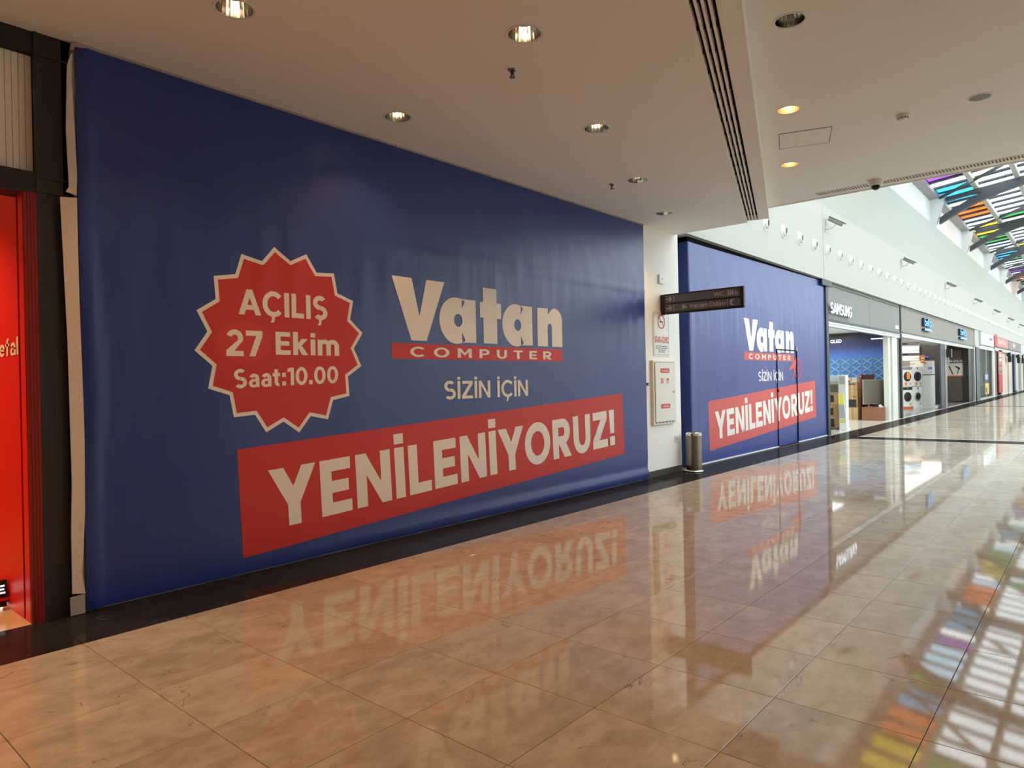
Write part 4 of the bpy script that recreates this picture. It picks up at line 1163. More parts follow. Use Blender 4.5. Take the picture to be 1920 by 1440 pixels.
def text3d(parent, name, s, x0, x1, z0, cap, y_front, depth, bold, mface, mside, space=1.0, xh=False):
    """raised letters: front face and side walls"""
    vs, fs = text_fit(s, x0, x1, z0, cap, bold, space, xh)
    print_on(parent, name, (vs, fs), lambda u, v: (u, y_front, v), mface)
    bm = bmesh.new()
    bv = [bm.verts.new((u, y_front+0.001, v)) for u, v in vs]
    for f in fs:
        try: bm.faces.new([bv[i] for i in f])
        except ValueError: pass
    bmesh.ops.remove_doubles(bm, verts=bm.verts, dist=1e-5)
    r = bmesh.ops.extrude_face_region(bm, geom=bm.faces[:])
    for v in [g for g in r['geom'] if isinstance(g, bmesh.types.BMVert)]:
        v.co.y += depth
    me = bpy.data.meshes.new(name+'_side'); bm.to_mesh(me); bm.free()
    me.materials.append(mside)
    o = bpy.data.objects.new(name+'_side', me); COL.objects.link(o); o.parent = parent

# --- first shop: grey sign with white lit letters
t = thing('shop_sign', 'grey metal shop sign with white lit capital letters', 'sign', (0, 0, 0))
MB().box(16.05, SY, 2.99, 20.28, SY+0.1, 3.93).build('sign_panel', M_grey, t)
MB().box(20.30, SY, 2.99, 24.40, SY+0.1, 3.93).build('sign_panel', M_grey, t)
MB().box(16.05, SY-0.03, 2.93, 24.40, SY+0.12, 2.99).build('lower_rail', M_dark, t)
MB().box(16.05, SY-0.01, 2.80, 24.40, SY+0.12, 2.93).build('shutter_box', M_alu, t)
MB().box(16.05, SY-0.012, 2.865, 24.4, SY, 2.875).build('shutter_joint', M_dark, t)
MB().box(16.05, SY-0.02, 3.86, 24.40, SY, 3.88).build('upper_rail', M_dark, t)
M_lit = mat('lit_white_letters', (235, 244, 255), 0.5, emit=2.5)
text3d(t, 'lettering', 'SAMSUNG', 16.05, 17.98, 3.13, 0.275, SY-0.10, 0.09, 0.006, M_lit, M_lite)
MB().box(23.75, SY-0.006, 3.10, 24.2, SY, 3.22).build('badge', M_white_print, t)
struct(MB().box(24.42, 0.72, 0, 24.58, 0.80, 3.95).build('trim_2', M_dark), 'dark metal post between the blue shop and the appliance shop', 'trim')
struct(MB().box(23.30, SY+0.02, 0, 24.05, SY+0.30, 2.80).box(22.9, SY+0.06, 0, 23.2, SY+0.2, 2.80).build('trim_3', mat('cream_metal_post', (214, 214, 204), 0.5)), 'cream post at the right side of the blue shop opening', 'trim')

# blue display wall at the end of the first shop
def qled_mat():
    M = mat('printed_blue_backdrop', (40, 60, 120), 0.35)
    nt = M.node_tree; b = nt.nodes['Principled BSDF']
    geo = nt.nodes.new('ShaderNodeNewGeometry'); sep = nt.nodes.new('ShaderNodeSeparateXYZ')
    nt.links.new(geo.outputs['Position'], sep.inputs[0])
    cr = nt.nodes.new('ShaderNodeValToRGB')
    mr = nt.nodes.new('ShaderNodeMapRange'); mr.inputs[1].default_value = 0.0; mr.inputs[2].default_value = 3.0
    nt.links.new(sep.outputs['Z'], mr.inputs[0]); nt.links.new(mr.outputs[0], cr.inputs[0])
    E_ = cr.color_ramp.elements
    E_[0].position = 0.05; E_[0].color = (*lin((30, 34, 54)), 1)
    E_[1].position = 0.97; E_[1].color = (*lin((34, 38, 62)), 1)
    for p, c in ((0.30, (80, 130, 180)), (0.5, (96, 160, 226)), (0.72, (70, 120, 205)), (0.86, (40, 54, 110))):
        e = E_.new(p); e.color = (*lin(c), 1)
    wv = nt.nodes.new('ShaderNodeMath'); wv.operation = 'SINE'
    ml = nt.nodes.new('ShaderNodeMath'); ml.operation = 'MULTIPLY'; ml.inputs[1].default_value = 62
    nt.links.new(sep.outputs['Y'], ml.inputs[0]); nt.links.new(ml.outputs[0], wv.inputs[0])
    m2 = nt.nodes.new('ShaderNodeMapRange'); m2.inputs[1].default_value = -1; m2.inputs[3].default_value = 0.86; m2.inputs[4].default_value = 1.0
    nt.links.new(wv.outputs[0], m2.inputs[0])
    sc = nt.nodes.new('ShaderNodeVectorMath'); sc.operation = 'SCALE'
    nt.links.new(cr.outputs[0], sc.inputs[0]); nt.links.new(m2.outputs[0], sc.inputs['Scale'])
    nt.links.new(sc.outputs[0], b.inputs['Base Color'])
    b.inputs['Emission Strength'].default_value = 0.22
    nt.links.new(sc.outputs[0], b.inputs['Emission Color'])
    return M
t = thing('backlit_display_wall', 'backlit blue display wall with lattice relief inside the first open shop', 'display', (24.2, 0, 0))
MB().box(0, 1.09, 0.15, 0.2, 5.5, 2.97).build('backdrop', qled_mat(), t)
MB().box(-0.02, 1.09, 0.0, 0.2, 5.5, 0.15).build('plinth', M_whitep, t)
MB().box(-0.03, 1.05, 0.0, 0.22, 1.09, 2.97).build('edge_trim', M_whitep, t)
M_lat = mat('pale_blue_relief', (74, 122, 178), 0.35, emit=0.06)
MB().box(-0.04, 1.20, 1.08, 0.0, 3.0, 2.18).build('relief_panel', M_lat, t)
for j in range(4):
    for i in range(5):
        cy, cz = 1.38+0.36*i, 1.23+0.265*j
        l = MB()
        for q in (-1, 1):
            l.cyl(Vector((-0.05, cy-0.15, cz-0.11*q)), Vector((-0.05, cy+0.15, cz+0.11*q)), 0.018, 6)
        l.build('lattice', mat('bright_relief', (140, 184, 226), 0.3), t)
def qd(u, v): return (-0.003, -u, v)
print_on(t, 'lettering', text_fit('QLED', -2.98, -2.60, 2.74, 0.11, 0.0), qd, M_lit)
print_on(t, 'small_print', rect(-1.62, 2.80, -1.16, 2.83), qd, M_lit)

# goods in the first shop
def carton(label, x, y, z, w, d, h, m_, mark=None, group=None, rz=0.0):
    t = thing('carton', label, 'box', (x, y, z), rz, group)
    h -= 0.004
    MB().box(-w/2, -d/2, 0, w/2, d/2, h).build('body', m_, t, bevel=0.006)
    MB().box(-w/2-0.001, -0.03, h*0.02, w/2+0.001, 0.03, h+0.001).build('tape', M_card2 if m_ is M_card else M_card, t)
    if mark:
        a, b, c_, e = mark     # a printed panel on the side facing the mall entrance
        MB().box(-w/2-0.002, -d*0.5+a*d, b*h, -w/2+0.01, -d*0.5+c_*d, e*h).build('print', M_ink, t)
    return t
carton('lowest brown carton under the microwave oven by the shop entrance', 18.35, 1.30, 0.03, 0.42, 0.46, 0.34, M_card, (0.3, 0.1, 0.6, 0.8), 'cartons under the microwave')
carton('middle brown carton under the microwave oven by the shop entrance', 18.35, 1.30, 0.37, 0.42, 0.46, 0.34, M_card, (0.35, 0.1, 0.6, 0.7), 'cartons under the microwave')
carton('top brown carton under the microwave oven by the shop entrance', 18.35, 1.30, 0.71, 0.42, 0.46, 0.31, M_card2, (0.3, 0.2, 0.6, 0.85), 'cartons under the microwave')
t = thing('pallet', 'thin grey base under the carton stack by the shop entrance', 'pallet', (18.35, 1.30, 0))
MB().box(-0.24, -0.26, 0, 0.24, -0.16, 0.03).box(-0.24, 0.16, 0, 0.24, 0.26, 0.03).box(-0.24, -0.05, 0, 0.24, 0.05, 0.03).build('runner', M_navy, t)
t = thing('microwave_oven', 'silver microwave oven with dark round control standing on the brown cartons', 'oven', (18.35, 1.30, 1.02))
b_ = MB().box(-0.2, -0.24, 0.01, 0.2, 0.24, 0.28).build('body', M_alu, t, bevel=0.008)
MB().box(-0.206, -0.20, 0.04, -0.198, 0.02, 0.25).build('door_window', mat('oven_window', (110, 106, 92), 0.2), t)
MB().box(-0.207, 0.05, 0.02, -0.198, 0.14, 0.27).build('control_strip', M_ink, t)
MB().cyl((-0.215, 0.095, 0.17), (-0.2, 0.095, 0.17), 0.03, 14).cyl((-0.215, 0.095, 0.08), (-0.2, 0.095, 0.08), 0.03, 14).build('knob', M_alu, t)
t = thing('appliance_box', 'pale blue-white appliance box standing on the microwave oven', 'box', (18.40, 1.28, 1.30))
MB().box(-0.22, -0.18, 0, 0.2, 0.26, 0.23).build('body', mat('pale_blue_white', (206, 220, 226), 0.5), t, bevel=0.008)
MB().box(-0.222, -0.16, 0.02, -0.21, 0.24, 0.05).build('label_strip', M_lite, t)
t = thing('display_stand', 'tall white display stand at the left of the shop entrance', 'stand', (18.08, 0.955, 0))
MB().box(-0.06, -0.10, 0, 0.20, 0.09, 1.54).build('column', M_whitep, t, bevel=0.006)
MB().box(-0.10, -0.12, 0, 0.24, 0.085, 0.03).build('foot', M_whitep, t)
MB().box(-0.064, -0.08, 1.28, -0.058, 0.07, 1.5).build('header_panel', M_lite, t)
t = thing('leaning_sign', 'narrow sloping notice board with yellow top leaning on the white stand', 'sign', (17.72, 0.84, 0))
def lean(u, v, o_=0.0): return (0.02+0.20*v-0.0-o_, -u-0.0, v)
brd = MB()
brd.add([(0.0, 0.10, 0), (0.0, -0.08, 0), (0.21, 0.06, 1.03), (0.21, 0.20, 1.03), (0.03, 0.10, 0), (0.03, -0.08, 0), (0.24, 0.06, 1.03), (0.24, 0.20, 1.03)],
        [(0, 1, 2, 3), (7, 6, 5, 4), (0, 4, 5, 1), (1, 5, 6, 2), (2, 6, 7, 3), (3, 7, 4, 0)])
brd.build('board', M_whitep, t)
def bl(f0, f1, m_, nm):
    def P(s, f): return (0.21*f-0.006, (0.10+(0.20-0.10)*f)*(1-s)+(-0.08+0.14*f)*s, 1.03*f)
    MB().add([P(0.05, f0), P(0.95, f0), P(0.95, f1), P(0.05, f1)], [(0, 1, 2, 3)]).build(nm, m_, t)
bl(0.70, 0.99, M_yellow, 'yellow_header'); bl(0.33, 0.69, mat('grey_photo_print', (170, 176, 180), 0.5), 'photo_panel'); bl(0.20, 0.31, mat('dull_yellow_print', (206, 204, 120), 0.5), 'yellow_footer')
gA = 'cartons in the stack beside the red stand'
carton('lowest tall brown carton in the stack beside the red-brown stand', 23.1, 1.945, 0, 0.4, 0.34, 0.42, M_card2, None, gA)
carton('brown carton with black print in the stack beside the red-brown stand', 23.1, 1.945, 0.42, 0.4, 0.34, 0.34, M_card, (0.12, 0.05, 0.9, 0.85), gA)
carton('plain brown carton third up beside the red-brown stand', 23.1, 1.945, 0.76, 0.4, 0.34, 0.28, M_card, (0.2, 0.1, 0.5, 0.18), gA)
carton('topmost brown carton beside the red-brown stand', 23.1, 1.945, 1.04, 0.4, 0.34, 0.25, M_card, (0.2, 0.7, 0.8, 0.85), gA)
carton('flat grey carton lying on top of the brown stack', 23.1, 1.98, 1.29, 0.40, 0.38, 0.17, mat('grey_carton', (180, 176, 164), 0.7), (0.6, 0.0, 1.0, 0.4), gA)
carton('shorter brown carton left of the main stack, upper', 23.56, 2.23, 0.62, 0.4, 0.28, 0.5, M_card2, (0.3, 0.1, 0.6, 0.2), gA)
carton('brown carton with dark print left of the main stack, lower', 23.56, 2.23, 0, 0.4, 0.28, 0.62, M_card, (0.3, 0.55, 0.9, 0.95), gA)
t = thing('display_board', 'red-brown lacquered display board standing behind the television', 'stand', (23.8, 1.65, 0))
MB().box(-0.10, 0.18, 0, 0.15, 0.265, 1.55).build('side_upright', M_redwood, t)
MB().box(-0.05, -0.195, 0, 0.05, 0.18, 1.55).build('back_sheet', mat('shaded_brown_lacquer', (74, 44, 42), 0.35), t)  # darker lacquer copy, shade on the board's back put into the colour
MB().box(-0.105, 0.20, 1.48, -0.10, 0.25, 1.51).build('badge', M_whitep, t)
t = thing('wood_plinth', 'low brown wooden plinth under the television', 'plinth', (23.2, 1.27, 0))
MB().box(-0.55, -0.34, 0.0, 0.45, 0.32, 0.43).build('body', M_wood, t, bevel=0.004)
MB().box(-0.56, -0.35, 0.43, 0.46, 0.33, 0.445).build('top', M_wood, t)
t = thing('television', 'flat television with grey screen on the wooden plinth', 'television', (23.2, 1.30, 0.445), R(-33))
MB().box(-0.50, -0.02, 0.09, 0.50, 0.03, 0.93).build('bezel', M_alu, t, bevel=0.004)
MB().box(-0.488, -0.024, 0.105, 0.488, -0.018, 0.918).build('screen', mat('grey_screen', (120, 114, 106), 0.25), t)
MB().box(-0.30, -0.09, 0, -0.22, 0.10, 0.012).box(0.22, -0.09, 0, 0.30, 0.10, 0.012).box(-0.27, -0.01, 0.01, -0.25, 0.02, 0.10).box(0.25, -0.01, 0.01, 0.27, 0.02, 0.10).build('foot', M_alu, t)
t = thing('price_card', 'small white price card on the wooden plinth in front of the television', 'card', (22.82, 1.03, 0.445))
MB().prism([(-0.05, 0), (0.03, 0.085), (0.05, 0.085), (0.05, 0)], 0, -0.12, 0.12).build('card', M_whitep, t)
MB().box(-0.08, -0.04, 0.03, 0.08, 0.0, 0.034).build('print', M_lite, t)

# --- appliance shop
t = thing('shop_sign', 'long grey shop sign with two blue glowing raised names', 'sign', (0, 0, 0))
for xa, xb in ((24.7, 33.1), (33.12, 42.55)):
    MB().box(xa, SY, 3.03, xb, SY+0.1, 3.93).build('sign_panel', mat('warm_grey_sign', (142, 137, 128), 0.65), t)
MB().box(24.7, SY-0.02, 3.885, 42.55, SY, 3.93).build('upper_rail', M_skirt, t)
MB().box(24.7, SY-0.03, 2.99, 42.55, SY+0.1, 3.03).build('lower_rail', M_dark, t)
MB().box(24.7, SY-0.01, 2.85, 42.55, SY+0.1, 2.99).build('shutter_box', M_alu, t)
M_bl = mat('lit_blue_letters', (110, 185, 255), 0.5, emit=0.9)
M_bls = mat('dark_blue_letter_side', (24, 40, 84), 0.5)
for xa, xb in ((28.25, 29.65), (37.2, 39.1)):
    text3d(t, 'lettering', 'beko', xa, xb, 3.42, 0.30, SY-0.11, 0.10, 0.008, M_bl, M_bls)
    u_ = MB().box(xa, SY-0.11, 3.24, xb, SY-0.02, 3.32).build('underline_side', M_bls, t)
    MB().box(xa, SY-0.113, 3.24, xb, SY-0.11, 3.32).build('underline', M_bl, t)
struct(MB().box(32.1, 0.72, 0, 33.05, 0.77, 2.85).build('trim_4', mat('slate_post', (62, 66, 76), 0.5)), 'dark slate post dividing the appliance shop front', 'trim')
struct(MB().box(33.08, 0.70, 0, 33.22, 0.80, 2.85).box(33.42, 0.70, 0, 33.52, 0.80, 2.85).build('trim_5', M_alu), 'silver door track beside the dark slate post', 'trim')
struct(MB().box(40.9, 0.80, 0, 42.3, 1.05, 2.85).build('trim_6', M_black), 'black post at the right end of the appliance shop', 'trim')
struct(MB().box(42.3, 0.70, 0, 43.0, 0.80, 2.99).build('trim_7', M_alu), 'silver edge post right of the appliance shop', 'trim')
struct(MB().box(42.6, 0.70, 0, 44.4, 0.96, 3.0).build('trim_8', mat('blue_slate_post', (74, 84, 94), 0.5)), 'slate pier between appliance shop and white-signed shop', 'trim')
struct(MB().box(42.6, 0.70, 3.0, 44.3, 0.96, 3.95).build('trim_9', M_fac), 'cream pier head between the grey and the white signs', 'trim')

ru = Vector((0.875, -0.484, 0)); rang = math.atan2(-0.484, 0.875)     # the row of machines stands askew
base = Vector((31.7, 2.15, 0))
t = thing('appliance_plinth', 'low plinth with orange end under the washing machines', 'plinth', base, rang)
MB().box(0.0, -0.02, 0, 0.625, 0.6, 0.10).build('orange_end', mat('orange_plinth', (208, 96, 50), 0.5), t)
MB().box(0.625, -0.02, 0, 2.15, 0.6, 0.10).build('body', M_whitep, t)
def washer(label, i, z, door, panel, sticker):
    p = base+ru*(0.02+0.62*i)
    t = thing('washing_machine', label, 'washing machine', (p.x, p.y, z), rang, 'stacked washing machines')
    b_ = MB().box(0, 0, 0, 0.60, 0.58, 0.88).build('body', M_whitep, t, bevel=0.01)
    MB().box(0.01, -0.008, 0.75, 0.59, 0.0, 0.87).build('control_panel', panel, t)
    MB().cyl((0.30, -0.03, 0.81), (0.30, 0, 0.81), 0.032, 14).build('knob', M_ink if panel is M_whitep else M_alu, t)
    dr = MB().lathe([(0.215, 0), (0.21, 0.03), (0.16, 0.045), (0.15, 0.03)], (0.30, 0, 0.44), (0, -1, 0), 24).build('door', M_alu if door == 's' else M_ink, t, smooth=True)
    MB().lathe([(0.155, 0.031), (0.08, 0.045), (0.001, 0.05)], (0.30, 0, 0.44), (0, -1, 0), 20).build('door_glass', mat('brown_door_glass', (66, 44, 42), 0.15) if door == 'b' else mat('dark_door_glass', (40, 42, 46), 0.12), dr, smooth=True)
    if sticker & 1:
        MB().lathe([(0.085, 0), (0.085, 0.004)], (0.22, 0, 0.11), (0, -1, 0), 18).build('sticker', M_orange, t)
    if sticker & 2:
        MB().box(0.22, -0.06, 0.32, 0.40, -0.052, 0.62).build('price_tag', M_orange, t)
    MB().box(0.42, -0.005, 0.06, 0.54, 0.0, 0.17).build('filter_flap', M_lite, t)
washer('washing machine with brown porthole, lower left of the stacked four', 0, 0.10, 'b', M_ink, 0)
washer('washing machine with silver porthole, lower right of the stacked four', 1, 0.10, 's', M_whitep, 0)
washer('washing machine with orange tag on its dark porthole, upper left of the stacked four', 0, 1.00, 'k', M_grey, 3)
washer('washing machine with dark porthole and orange disc, upper right of the stacked four', 1, 1.00, 'k', M_whitep, 1)
p = base+ru*1.30
t = thing('refrigerator', 'tall white two-door refrigerator right of the washing machines', 'refrigerator', (p.x, p.y, 0.10), rang)
MB().box(0, 0.03, 0.0, 0.72, 0.66, 2.03).build('body', M_whitep, t, bevel=0.01)
MB().box(0.0, 0.0, 0.04, 0.72, 0.03, 1.38).build('lower_door', M_whitep, t, bevel=0.008)
fd = MB().box(0.0, 0.0, 1.42, 0.72, 0.03, 2.03).build('freezer_door', M_whitep, t, bevel=0.008)
MB().box(0.0, 0.006, 1.38, 0.72, 0.03, 1.42).build('grip_gap', M_skirt, t)
MB().box(0.32, -0.003, 1.64, 0.56, 0.0, 1.76).build('sticker', mat('blue_sticker', (110, 140, 200), 0.5), fd)
MB().box(0.03, -0.003, 1.90, 0.2, 0.0, 1.98).build('sticker', M_lite, fd)
MB().box(0.46, -0.003, 1.50, 0.52, 0.0, 1.56).build('sticker', mat('red_sticker', (200, 80, 70), 0.5), fd)
# wall of boards above the machines
t = thing('appliance_shelf', 'grey shelf board above the stacked washing machines', 'shelf', (32.0, 2.0, 2.02), rang)
MB().box(-0.3, 0.1, -0.02, 0.62, 0.5, 0.0).build('board', M_inter, t)
for i, (z, h, m_, nm, lb) in enumerate(((2.86, 0.10, M_ink, 'cooker_hood', 'black cooker hood, topmost of the wall-hung hoods'), (2.50, 0.28, mat('lit_pale_blue_panel', (190, 228, 250), 0.4, emit=0.9), 'light_box', 'pale blue lit box between the wall-hung hoods'),
                                  (2.38, 0.09, M_ink, 'cooker_hood', 'black cooker hood below the pale blue lit box'), (2.16, 0.20, mat('lit_peach_panel', (255, 222, 205), 0.4, emit=0.9), 'light_box', 'peach lit box, lowest of the wall-hung lights'))):
    t = thing(nm, lb, 'hood' if nm == 'cooker_hood' else 'sign', (32.05, 1.98, z), rang)
    MB().box(0.0, 0.0, 0, 0.72, 0.30, h).build('body', m_, t, bevel=0.006)
    MB().box(0.02, -0.008, h*0.25, 0.70, 0.0, h*0.55).build('front_strip', M_alu if m_ is M_ink else M_white_print, t)
t = thing('price_poster', 'orange price poster standing on the shelf above the right washing machine', 'poster', (32.34, 1.52, 2.02), rang)
MB().box(0, 0, 0, 0.26, 0.01, 0.36).build('sheet', M_orange, t)
MB().box(0.03, -0.002, 0.2, 0.22, 0.0, 0.26).box(0.03, -0.002, 0.08, 0.18, 0.0, 0.12).build('print', M_goldtext, t)
struct(MB().box(37.9, 1.5, 0, 38.0, 2.45, 2.95).build('wall_partition', mat('black_brown_partition', (52, 46, 44), 0.5)), 'dark brown partition wall deep in the appliance shop', 'wall')
struct(MB().box(35.2, 2.1, 0, 35.4, 3.4, 3.08).build('wall_partition', mat('pale_grey_column', (150, 144, 134), 0.6)), 'pale grey column behind the refrigerator', 'wall')
t = thing('hanging_sign', 'small blue glowing sign inside the appliance shop', 'sign', (37.85, 2.26, 2.42))
MB().box(-0.03, -0.15, -0.04, 0.0, 0.15, 0.05).build('case', M_black, t)
for k in range(3):
    MB().box(-0.034, -0.13+0.09*k, -0.03, -0.03, -0.07+0.09*k, 0.035).build('lit_letter', mat('lit_deep_blue', (70, 70, 255), 0.5, emit=1.2), t)
t = thing('blue_panel', 'upright light blue panel right of the refrigerator', 'panel', (36.8, 1.72, 0.72))
MB().box(0, -0.02, 0.0, 0.05, 0.25, 1.20).build('board', M_bluep, t)
MB().box(0.0, 0.0, -0.72, 0.2, 0.23, 0.0).build('black_stand', M_black, t)
# freestanding feature wall with hair-styling poster
fw = struct(MB().box(41.0, 0.94, 0.05, 41.2, 1.95, 2.78).build('wall_feature', M_browni), 'dark brown feature wall with a hair dryer poster in the appliance shop', 'wall')
t = thing('poster', 'pale poster of a hair dryer and styler on the dark feature wall', 'poster', (40.99, 1.0, 0))
MB().box(-0.02, 0.04, 1.42, 0.0, 0.86, 2.10).build('sheet', mat('pale_poster_print', (206, 204, 190), 0.5), t)
MB().box(-0.021, 0.04, 1.38, 0.0, 0.86, 1.44).build('orange_band', mat('orange_red_print', (226, 100, 66), 0.5), t)
def pk(u, v): return (-0.023, 0.86-u, v)
print_on(t, 'styler_print', poly_mesh([[(0.14, 1.93), (0.19, 1.96), (0.36, 1.50), (0.31, 1.48)]]), pk, M_ink)
print_on(t, 'dryer_print', poly_mesh([[(0.42, 1.92), (0.44, 1.96), (0.66, 1.86), (0.67, 1.78), (0.62, 1.74)]]), pk, M_ink)
print_on(t, 'dryer_print', poly_mesh([[(0.57, 1.76), (0.62, 1.76), (0.55, 1.50), (0.51, 1.50)]]), pk, M_ink)
t = thing('wall_lettering', 'white capital letters above the hair dryer poster', 'lettering', (40.99, 1.0, 0))
print_on(t, 'lettering', text_fit('ERKANLAR', -0.80, -0.02, 2.16, 0.11, 0.015), lambda u, v: (-0.012, -u, v), M_white_print)

# --- far shops
def far_sign(label, xa, xb, z0, z1, m_, lit=0):
    t = thing('shop_sign', label, 'sign', (0, 0, 0))
    MB().box(xa, SY-0.06, z0, xb, SY+0.05, z1).build('sign_panel', m_, t)
    MB().box(xa-0.1, SY-0.03, z0-0.08, xb+0.1, SY+0.05, z0).box(xa-0.1, SY-0.03, z1, xb+0.1, SY+0.05, z1+0.06).build('frame', M_dark, t)
    return t
t = far_sign('white lit shop sign with small dark blue emblem', 45.2, 51.2, 3.22, 4.0, mat('lit_white_sign', (226, 240, 248), 0.4, emit=0.35))
MB().box(44.45, SY-0.05, 3.1, 45.15, SY+0.1, 4.0).build('end_panel', mat('slate_end_panel', (120, 130, 140), 0.5), t)
MB().box(46.7, SY-0.064, 3.24, 46.8, SY-0.06, 3.98).box(48.2, SY-0.064, 3.24, 48.25, SY-0.06, 3.98).build('joint', M_dark, t)
print_on(t, 'emblem', poly_mesh([[(49.0, 3.58), (50.2, 3.56), (50.2, 3.70), (49.0, 3.72)], [(50.15, 3.62), (50.6, 3.66), (50.75, 3.95), (50.5, 3.82)]]), lambda u, v: (u, SY-0.064, v), mat('dark_blue_print', (70, 80, 140), 0.5))
t = far_sign('red shop sign with faded pink lettering', 51.6, 60.3, 3.30, 4.05, mat('faded_red_sign', (206, 112, 104), 0.45))
MB().box(51.5, SY-0.1, 3.28, 52.9, SY+0.05, 4.07).build('red_end', mat('red_sign_end', (186, 52, 56), 0.5), t)
f = MB()
for k in range(7):
    f.box(53.6+0.75*k, SY-0.066, 3.52, 54.1+0.75*k, SY-0.06, 3.52+(0.34 if k in (0, 4) else 0.22))
f.build('lettering', mat('pale_pink_print', (232, 190, 184), 0.5), t)
t = far_sign('mauve shop sign with a yellow star-like emblem', 60.6, 70.2, 3.30, 4.05, mat('mauve_sign', (128, 118, 132), 0.5))
star = []
for k in range(10):
    r_ = (1.0, 0.45)[k % 2]
    star.append((64.6+1.6*r_*math.cos(R(90+36*k)), 3.68+0.26*r_*math.sin(R(90+36*k))))
print_on(t, 'emblem', poly_mesh([star]), lambda u, v: (u, SY-0.064, v), mat('yellow_emblem', (232, 200, 110), 0.5))
far_sign('pale far shop sign at the right picture edge', 72.4, 90, 3.2, 4.0, mat('pale_sign', (214, 216, 204), 0.5))
struct(MB().box(70.3, 0.68, 0, 72.2, 0.9, FZ0).build('trim_10', M_fac), 'white pier between the mauve sign and the last sign', 'trim')
struct(MB().box(51.0, 0.70, 0, 51.5, 0.85, 3.1).build('trim_11', M_whitep), 'white post right of the white-signed shop', 'trim')
struct(MB().box(44.5, 0.70, 2.95, 51.0, 0.85, 3.14).build('trim_12', M_whitep), 'white head rail over the white-signed shop window', 'trim')
struct(MB().box(52.0, 0.72, 3.0, 70.3, 0.85, 3.22).build('trim_13', M_alu), 'silver head rail over the red and mauve shops', 'trim')
# white-signed shop: window, rack and posters
for xa, xb in ((44.6, 48.1), (48.15, 51.0)):
    t = thing('shop_window', 'clear window pane of the white-signed shop, %s half' % ('near' if xa < 46 else 'far'), 'window', (xa, 0.80, 0))
    MB().box(0.06, 0, 0.1, xb-xa-0.06, 0.012, 2.95).build('pane', M_shopglass, t)
    MB().box(0, -0.02, 0.0, xb-xa, 0.03, 0.1).box(0, -0.02, 0.1, 0.06, 0.03, 2.95).box(xb-xa-0.06, -0.02, 0.1, xb-xa, 0.03, 2.95).build('frame', M_alu, t)
t = thing('product_rack', 'white product rack with small dark goods behind the shop window', 'rack', (46.6, 1.2, 0))
MB().box(-1.3, 0, 0, 1.2, 0.05, 2.5).build('back_panel', M_whitep, t)
for k in range(6):
    MB().box(-1.3, -0.25, 0.3+0.36*k, 0.3, 0, 0.32+0.36*k).build('shelf', M_whitep, t)
g = MB()
for k in range(6):
    for j in range(5):
        g.box(-1.2+0.28*j, -0.2, 0.32+0.36*k, -1.05+0.28*j, -0.05, 0.32+0.36*k+random.uniform(0.1, 0.26))
g.build('goods', M_skirt, t, kind='stuff')
t = thing('window_poster', 'dark blue poster with pale picture in the white-signed shop window', 'poster', (47.0, 0.78, 1.0))
MB().box(0, -0.006, 0, 2.0, 0, 0.55).build('sheet', M_navy, t)
MB().box(0.4, -0.01, 0.15, 1.6, -0.006, 0.45).build('picture', M_lite, t)
t = thing('window_poster', 'orange-yellow poster under the dark blue poster in the shop window', 'poster', (47.3, 0.78, 0.25))
MB().box(0, -0.006, 0, 1.8, 0, 0.66).build('sheet', mat('amber_poster', (224, 176, 90), 0.5), t)
MB().box(0.2, -0.01, 0.1, 0.9, -0.006, 0.4).build('picture', M_skirt, t)
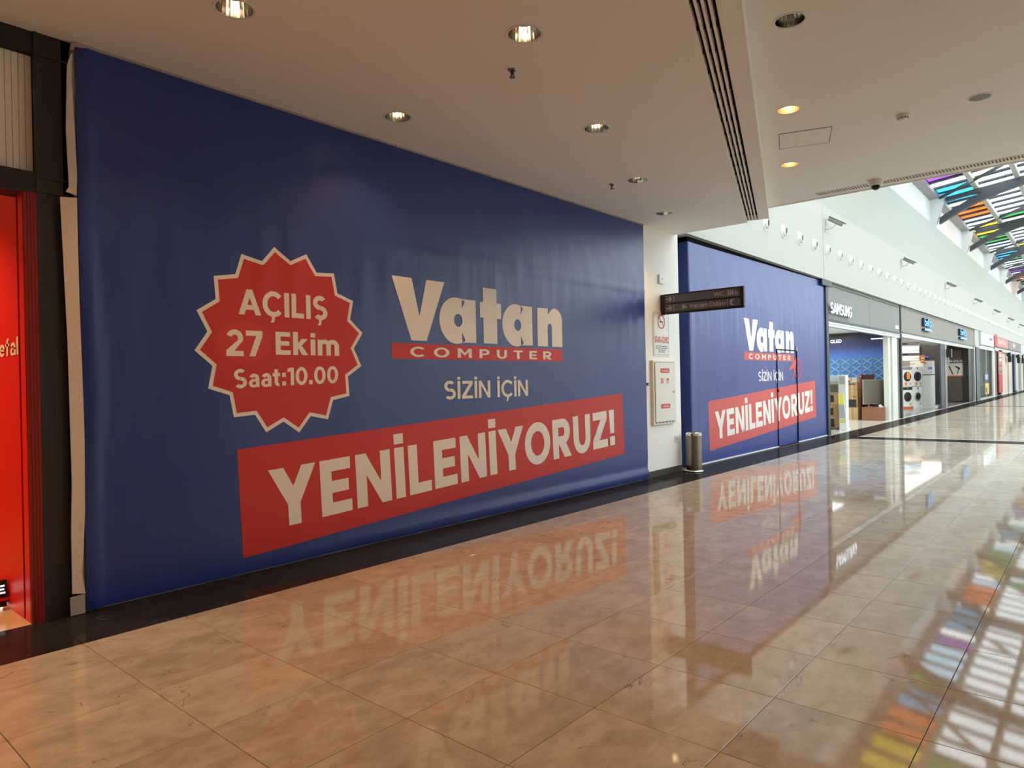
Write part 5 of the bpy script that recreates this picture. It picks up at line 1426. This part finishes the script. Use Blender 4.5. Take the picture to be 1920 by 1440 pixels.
# red shop and mauve shop fronts
t = thing('banner_pillar', 'narrow red poster column of the far red shop', 'poster', (54.2, 0.72, 0.2))
MB().box(0, 0, 0, 2.1, 0.06, 1.25).build('red_panel', mat('deep_red_print', (180, 50, 46), 0.5), t)
MB().box(0, 0, 1.25, 2.1, 0.06, 2.9).build('photo_panel', mat('rose_print', (190, 120, 104), 0.5), t)
for z in (1.35, 1.75, 2.15, 2.45):
    MB().box(0.3, -0.006, z, 1.7, 0.0, z+0.16).build('print', M_skirt if z < 2 else M_white_print, t)
for xa, xb, m_, lb in ((52.0, 54.0, mat('rose_wood_door', (140, 96, 84), 0.5), 'dusky red door panel left of the red poster column'), (57.0, 61.5, mat('pale_rose_panel', (206, 184, 172), 0.5), 'pale rose shop panel right of the red poster column'),
                       (61.8, 64.6, mat('pale_beige_panel', (196, 188, 172), 0.5), 'pale beige shop panel before the dark mannequin post'), (66.4, 70.2, mat('pale_grey_panel', (188, 186, 172), 0.5), 'pale grey shop panel after the dark mannequin post')):
    t = thing('shop_screen', lb, 'panel', (xa, 0.86, 0))
    MB().box(0, 0, 0, xb-xa, 0.05, 3.0).build('panel', m_, t)
    MB().box(0, -0.03, 0, 0.15, 0, 3.0).box(xb-xa-0.15, -0.03, 0, xb-xa, 0, 3.0).build('frame', M_alu, t)
t = thing('dark_post', 'dark slate post in front of the mauve-signed shop', 'post', (65.0, 0.74, 0))
MB().box(0, 0, 0.12, 1.2, 0.12, 3.0).build('shaft', M_navy, t)
MB().box(-0.15, -0.05, 0, 1.35, 0.17, 0.12).build('foot', M_black, t)
for i, (x, lb) in enumerate(((60.4, 'black hanging box sign nearest the red poster column'), (67.6, 'black hanging box sign under the mauve shop sign'), (71.2, 'black hanging box sign at the far white pier'))):
    t = thing('box_sign', lb, 'sign', (x, 0.62, 2.55), 0, 'hanging box signs of the far shops')
    MB().box(-0.4, -0.1, -0.22, 0.4, 0.1, 0.22).build('case', M_black, t)
    MB().box(-0.05, -0.05, 0.22, 0.05, 0.2, 0.5).build('hanger', M_dark, t)
t = thing('speaker_box', 'black box speaker hanging by the dark slate post', 'speaker', (33.4, 0.62, 2.42))
MB().box(0.0, -0.1, -0.15, 0.36, 0.08, 0.22).build('case', M_black, t)
MB().box(0.1, 0.0, -0.45, 0.16, 0.06, -0.15).build('hanger', M_alu, t)
t = thing('speaker_box', 'black box in the white-signed shop above the product rack', 'speaker', (45.3, 1.25, 2.62))
MB().box(-0.4, -0.2, -0.12, 0.6, 0.1, 0.2).build('case', M_black, t)
MB().box(-0.3, -0.205, -0.08, 0.5, -0.2, 0.14).build('grille', M_skirt, t)
